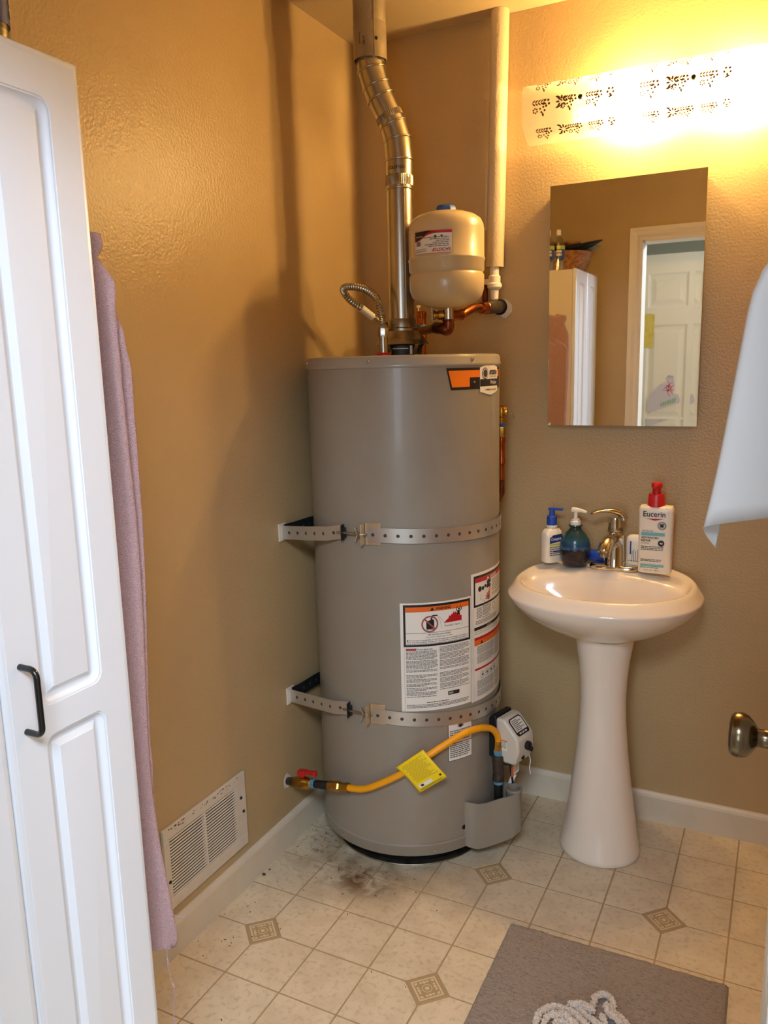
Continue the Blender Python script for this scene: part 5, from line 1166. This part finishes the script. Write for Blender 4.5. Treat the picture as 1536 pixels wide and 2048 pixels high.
tag(g.build('chipped_paint', m_rust, rg_, smooth=0, recalc=False), kind='stuff')

# ================================================================ OPEN DOOR WITH KNOB, SHEET ON IT
DX, DY0, DY1 = 1.316, -2.068, -1.360
door = empty('door_1', (1.333, -2.068, .008), None, None); door['kind'] = 'structure'
g = G(); hol = []; pw = (DY1-DY0); st = .11; mu = .10; cw_ = (pw-2*st-mu)/2
rails = [(.16, .62), (.80, 1.60), (1.70, 1.93)]; zb_ = [.010, .71, 1.65, 2.040]
for i, (a_, b_) in enumerate(rails):
    for j in range(2):
        y0 = DY0+st+j*(cw_+mu); ce = (DY0 if j == 0 else (DY0+DY1)/2, (DY0+DY1)/2 if j == 0 else DY1, zb_[i], zb_[i+1])
        hol.append((ce, (y0, y0+cw_, a_, b_), .001))
prd = [(.001, -.001, .001), (.012, -.008, .001), (.022, -.008, .001), (.040, -.002, .001)]
panel_door(g, lambda u, v, dpt: Vector((DX-dpt, u, v)), DY0, DY1, .010, 2.040, hol, prd, .034)
g.v = [v for v in g.v]
dl = g.build('door_leaf', m_doorp, door, smooth=0)
kc = Vector((DX, -1.420, .974)); NX = Vector((-1, 0, 0))
g = G(); g.lathe([(.0300, 0), (.0310, .002), (.0300, .006), (.022, .009), (.0125, .010), (.0115, .014), (.0112, .024), (.0130, .026), (.0190, .030), (.0255, .036), (.0285, .044), (.0275, .052), (.0245, .056), (.0180, .0575), (.0180, .0570), (.004, .0585)], kc, NX, n=48); g.build('door_knob', m_knob, door, smooth=55)
g = G(); g.box(DX+.004, DX+.030, DY1-.0005, DY1+.0008, .95, 1.005); g.build('latch_plate', m_knob, door, smooth=0)
for z in (.25, 1.05, 1.82): g = G(); g.lathe([(.006, -.045), (.006, .045)], (DX-.004, DY0-.0005, z), n=12); g.build('hinge', m_knob, door)
ws = G(); NV = 16
plan = [(1.3155, -1.600), (1.3140, -1.612), (1.298, -1.624), (1.280, -1.630), (1.262, -1.632)]
SHX = [(1.58, 1.312), (1.56, 1.302), (1.54, 1.288), (1.524, 1.277), (1.51, 1.2685), (1.484, 1.263), (1.422, 1.255), (1.367, 1.248), (1.324, 1.242), (1.27, 1.233)]
def sheet_row(t):      # t 0 = top, 1 = bottom
    zt_ = 1.575 - .302*t; xl = interp(SHX, zt_)
    pts = []
    seq = [(1.3155, -1.598), (1.3145, -1.612), (1.3145 + (xl-1.3145)*.35, -1.622), (1.3145 + (xl-1.3145)*.7, -1.627), (xl+.004, -1.627), (xl, -1.620), (xl+.004, -1.612), (xl+.011, -1.606)]
    q = smoothpath([(x, y, 0) for x, y in seq], 4); n = len(q)
    for i, p in enumerate(q):
        f = i/(n-1); dz = (.020 - .034*max(0, f-.15) - (.012 if f > .72 else 0)*(f-.72)/.28)*t**3
        pts.append(Vector((p.x, p.y, zt_+dz)))
    return pts
ws.loops([sheet_row(k/NV) for k in range(NV+1)], closed=False)
tag(ws.build('curled_sheet', m_paper, smooth=80, solid=.0006), 'plain white sheet curling off the open door at the right edge', 'paper')

# ================================================================ RUG AND CORD
rug = G(); nu, nv = 150, 200; rnd = random.Random(17); from mathutils import noise as mn
vs = []
ra, rb_ = Vector((.733, -.662, 0)), Vector((1.256, -.655, 0)); ey = (rb_-ra).normalized(); ex = Vector((ey.y, -ey.x, 0))
for j in range(nv+1):
    for i in range(nu+1):
        u, v = i/nu, j/nv; cr = .018; du = min(u, 1-u)*.523; dv = min(v, 1-v)*.80
        p = ra + ey*(.523*u) + ex*(.80*v)
        e = min(1, min(du, dv)/.010); z = .003 + .010*math.sqrt(max(0, 1-(1-e)**2))
        if 0 < i < nu and 0 < j < nv: z += .0022*mn.noise(Vector((p.x*190, p.y*190, 0))) + .0022*mn.noise(Vector((p.x*40, p.y*160, 3))) - .004*max(0, mn.noise(Vector((p.x*22, p.y*150, 7)))-.35)
        w1 = .0018*mn.noise(Vector((p.x*60, p.y*60, 9))); vs.append(p + Vector((w1 if du < .02 else 0, w1 if dv < .02 else 0, z)))
rug.add(vs, [(j*(nu+1)+i, j*(nu+1)+i+1, (j+1)*(nu+1)+i+1, (j+1)*(nu+1)+i) for j in range(nv) for i in range(nu)])
bnd = [ra, ra+ey*.523, ra+ey*.523+ex*.80, ra+ex*.80]
rug.add([p + Z*.0012 for p in bnd] + [p + Z*.0032 for p in bnd], [(0,1,5,4), (1,2,6,5), (2,3,7,6), (3,0,4,7), (0,1,2,3)])
tag(rug.build('bath_rug', m_rug, smooth=80), 'taupe rectangular bath rug on the floor in front of the sink', 'rug')
def gnd(px, py, z):
    dd = CR*(px-768) + CDN*(py-1024) + CF*FPX; return CAM + dd*((z-CAM.z)/dd.z)
cord = G(); rnd = random.Random(23)
strands = [[(905, 800), (940, 700), (965, 610), (1060, 570), (1160, 620), (1195, 720), (1180, 800), (1260, 850), (1340, 930), (1400, 1040), (1380, 1200), (1200, 1290)],
           [(1110, 700), (1110, 770), (1160, 830), (1230, 880), (1290, 960)],
           [(640, 700), (760, 690), (860, 730), (930, 790)], [(700, 730), (800, 800), (880, 870), (980, 940), (1060, 1040)],
           [(420, 1330), (270, 1210), (210, 1060), (205, 930), (240, 820), (330, 760), (440, 730), (580, 760), (700, 830), (780, 900), (870, 990)],
           [(300, 1000), (330, 880), (430, 830), (560, 830), (640, 890), (720, 960), (800, 1060)], [(420, 1240), (440, 1040), (470, 930), (560, 920), (620, 1000), (700, 1180)], [(1050, 850), (1070, 900), (1090, 980)]]
for k, st_ in enumerate(strands):
    P_ = smoothpath([gnd(1040+u/6.4, 1900+v/6.4, .026 + .004*(k % 3)) for u, v in st_], 6)
    rr = [.0052 + .0018*rnd.random() for _ in P_]; cord.tube(P_, rr, 10)
    for i in range(0, len(P_)-1):
        for q in range(7):
            c_ = P_[i].lerp(P_[i+1], rnd.random()); dr_ = Vector((rnd.uniform(-1, 1), rnd.uniform(-1, 1), rnd.uniform(-.2, 1))).normalized(); b0 = c_ + dr_*.004; b1 = c_ + dr_*(.0078 + .0016*rnd.random())
            cord.tube([b0, b1], [.0028, .0020], 5)
tag(cord.build('chenille_cord', m_cord, smooth=60), 'white fluffy chenille cord tangled on the taupe rug', 'cord')
g = G(); rnd = random.Random(77)
for k in range(55):
    x, y = rnd.choice(((rnd.uniform(.02, .7), rnd.uniform(-1.3, -.5)), (rnd.uniform(.02, .12), rnd.uniform(-1.1, -.35)), (rnd.gauss(.28, .12), rnd.gauss(-.66, .06))))
    if (Vector((x, y, 0))-TC).length < .25: continue
    a_ = rnd.random()*PI; L_ = rnd.uniform(.0010, .0035); W_ = rnd.uniform(.0005, .0012); c_, s_ = math.cos(a_), math.sin(a_)
    P_ = [(x+c_*L_-s_*W_, y+s_*L_+c_*W_), (x-c_*L_-s_*W_*.5, y-s_*L_+c_*W_), (x-c_*L_+s_*W_, y-s_*L_-c_*W_), (x+c_*L_*.6+s_*W_, y+s_*L_-c_*W_)]
    g.add([(a, b, .0001) for a, b in P_] + [(a, b, .0012) for a, b in P_], [(4,5,6,7), (0,1,5,4), (1,2,6,5), (2,3,7,6), (3,0,4,7)])
tag(g.build('floor_crumbs', m_rust, smooth=0), 'dark crumbs and flecks scattered on the vinyl floor by the heater', 'debris', kind='stuff')
g = G(); p_ = gnd(528, 1750, 0); g.loops([[Vector((p_.x + .006*k*math.cos(t*PI/3), p_.y + .004*k*math.sin(t*PI/3+.3), z)) for t in range(6)] for z, k in ((.0002, .9), (.003, 1), (.006, .5))], cap0=True, cap1=True)
tag(g.build('dirt_clod', m_rust, smooth=0), 'single dark clod of dirt near the left baseboard', 'debris')

# ================================================================ HALL DOOR SEEN IN THE MIRROR
hd_ = empty('hall_door', (.45, -2.82, .01), 'white six-panel door in the hall, seen in the mirror', 'door')
HX0, HX1, HY = -.032, .940, -2.80; g = G(); hol = []; st = .206; mu = .100; cw_ = (HX1-HX0-2*st-mu)/2
rails = [(.18, .90), (1.08, 1.643), (1.743, 1.943)]; zb_ = [.010, .99, 1.693, 2.052]; midx = (HX0+HX1)/2
for i, (a_, b_) in enumerate(rails):
    for j in range(2):
        x0 = HX0+st+j*(cw_+mu); hol.append(((HX0 if j == 0 else midx, midx if j == 0 else HX1, zb_[i], zb_[i+1]), (x0, x0+cw_, a_, b_), .001))
panel_door(g, lambda u, v, dpt: Vector((u, HY+dpt, v)), HX0, HX1, .010, 2.052, hol, [(.001, -.001, .001), (.014, -.009, .001), (.022, -.009, .001), (.046, -.002, .001)], .035)
g.build('door_leaf', m_doorp, hd_, smooth=0)
g = G(); g.lathe([(.028, 0), (.028, .006), (.012, .010), (.012, .03), (.026, .04), (.028, .05), (.015, .06)], (HX1-.06, HY, .95), (0, 1, 0), n=28); g.build('door_knob', m_knob, hd_)
g = G(); g.add([(x, HY+.0006, z) for x, z in ((.462, 1.505), (.540, 1.512), (.547, 1.705), (.520, 1.712), (.470, 1.708))] , [(0,1,2,3,4)]); o = g.build('yellow_note', m_ynote, smooth=0, solid=.0006, origin=(.5, HY+.0012, 1.5)); tag(o, 'yellow paper taped to the white hall door', 'paper')
dw = empty('child_drawing', (.61, HY+.001, 1.12), "white cut-out child's drawing with pink scribble on the hall door", 'paper')
oln = [(.520, 1.12), (.560, 1.125), (.640, 1.155), (.705, 1.175), (.710, 1.190), (.700, 1.225), (.672, 1.232), (.676, 1.285), (.668, 1.335), (.640, 1.345), (.622, 1.325), (.630, 1.300), (.590, 1.285), (.545, 1.235), (.518, 1.170)]
g = G(); g.add([(x, HY+.001, z) for x, z in oln], [tuple(range(15))]); g.build('sheet', m_drawing, dw, smooth=0, solid=.0005)
d = Decal(lambda u, v, h: Vector((u, HY+.0014+h, v)), [m_pink, m_green, m_navy]); rnd = random.Random(5)
for k in range(9): a_ = rnd.uniform(0, PI); c_ = Vector((.645+rnd.uniform(-.01, .01), 1.262+rnd.uniform(-.02, .02))); e_ = Vector((math.cos(a_), math.sin(a_)))*rnd.uniform(.012, .035); d.line(c_-e_, c_+e_, .0035, m_pink, 1)
for k in range(7): d.line((.60+k*.013, 1.155+k*.004), (.605+k*.013, 1.178+k*.005), .009, m_green, 1)
for k in range(4): d.line((.632+k*.009, 1.327), (.640+k*.009, 1.338), .0015, m_navy, 1)
d.build('crayon', dw)
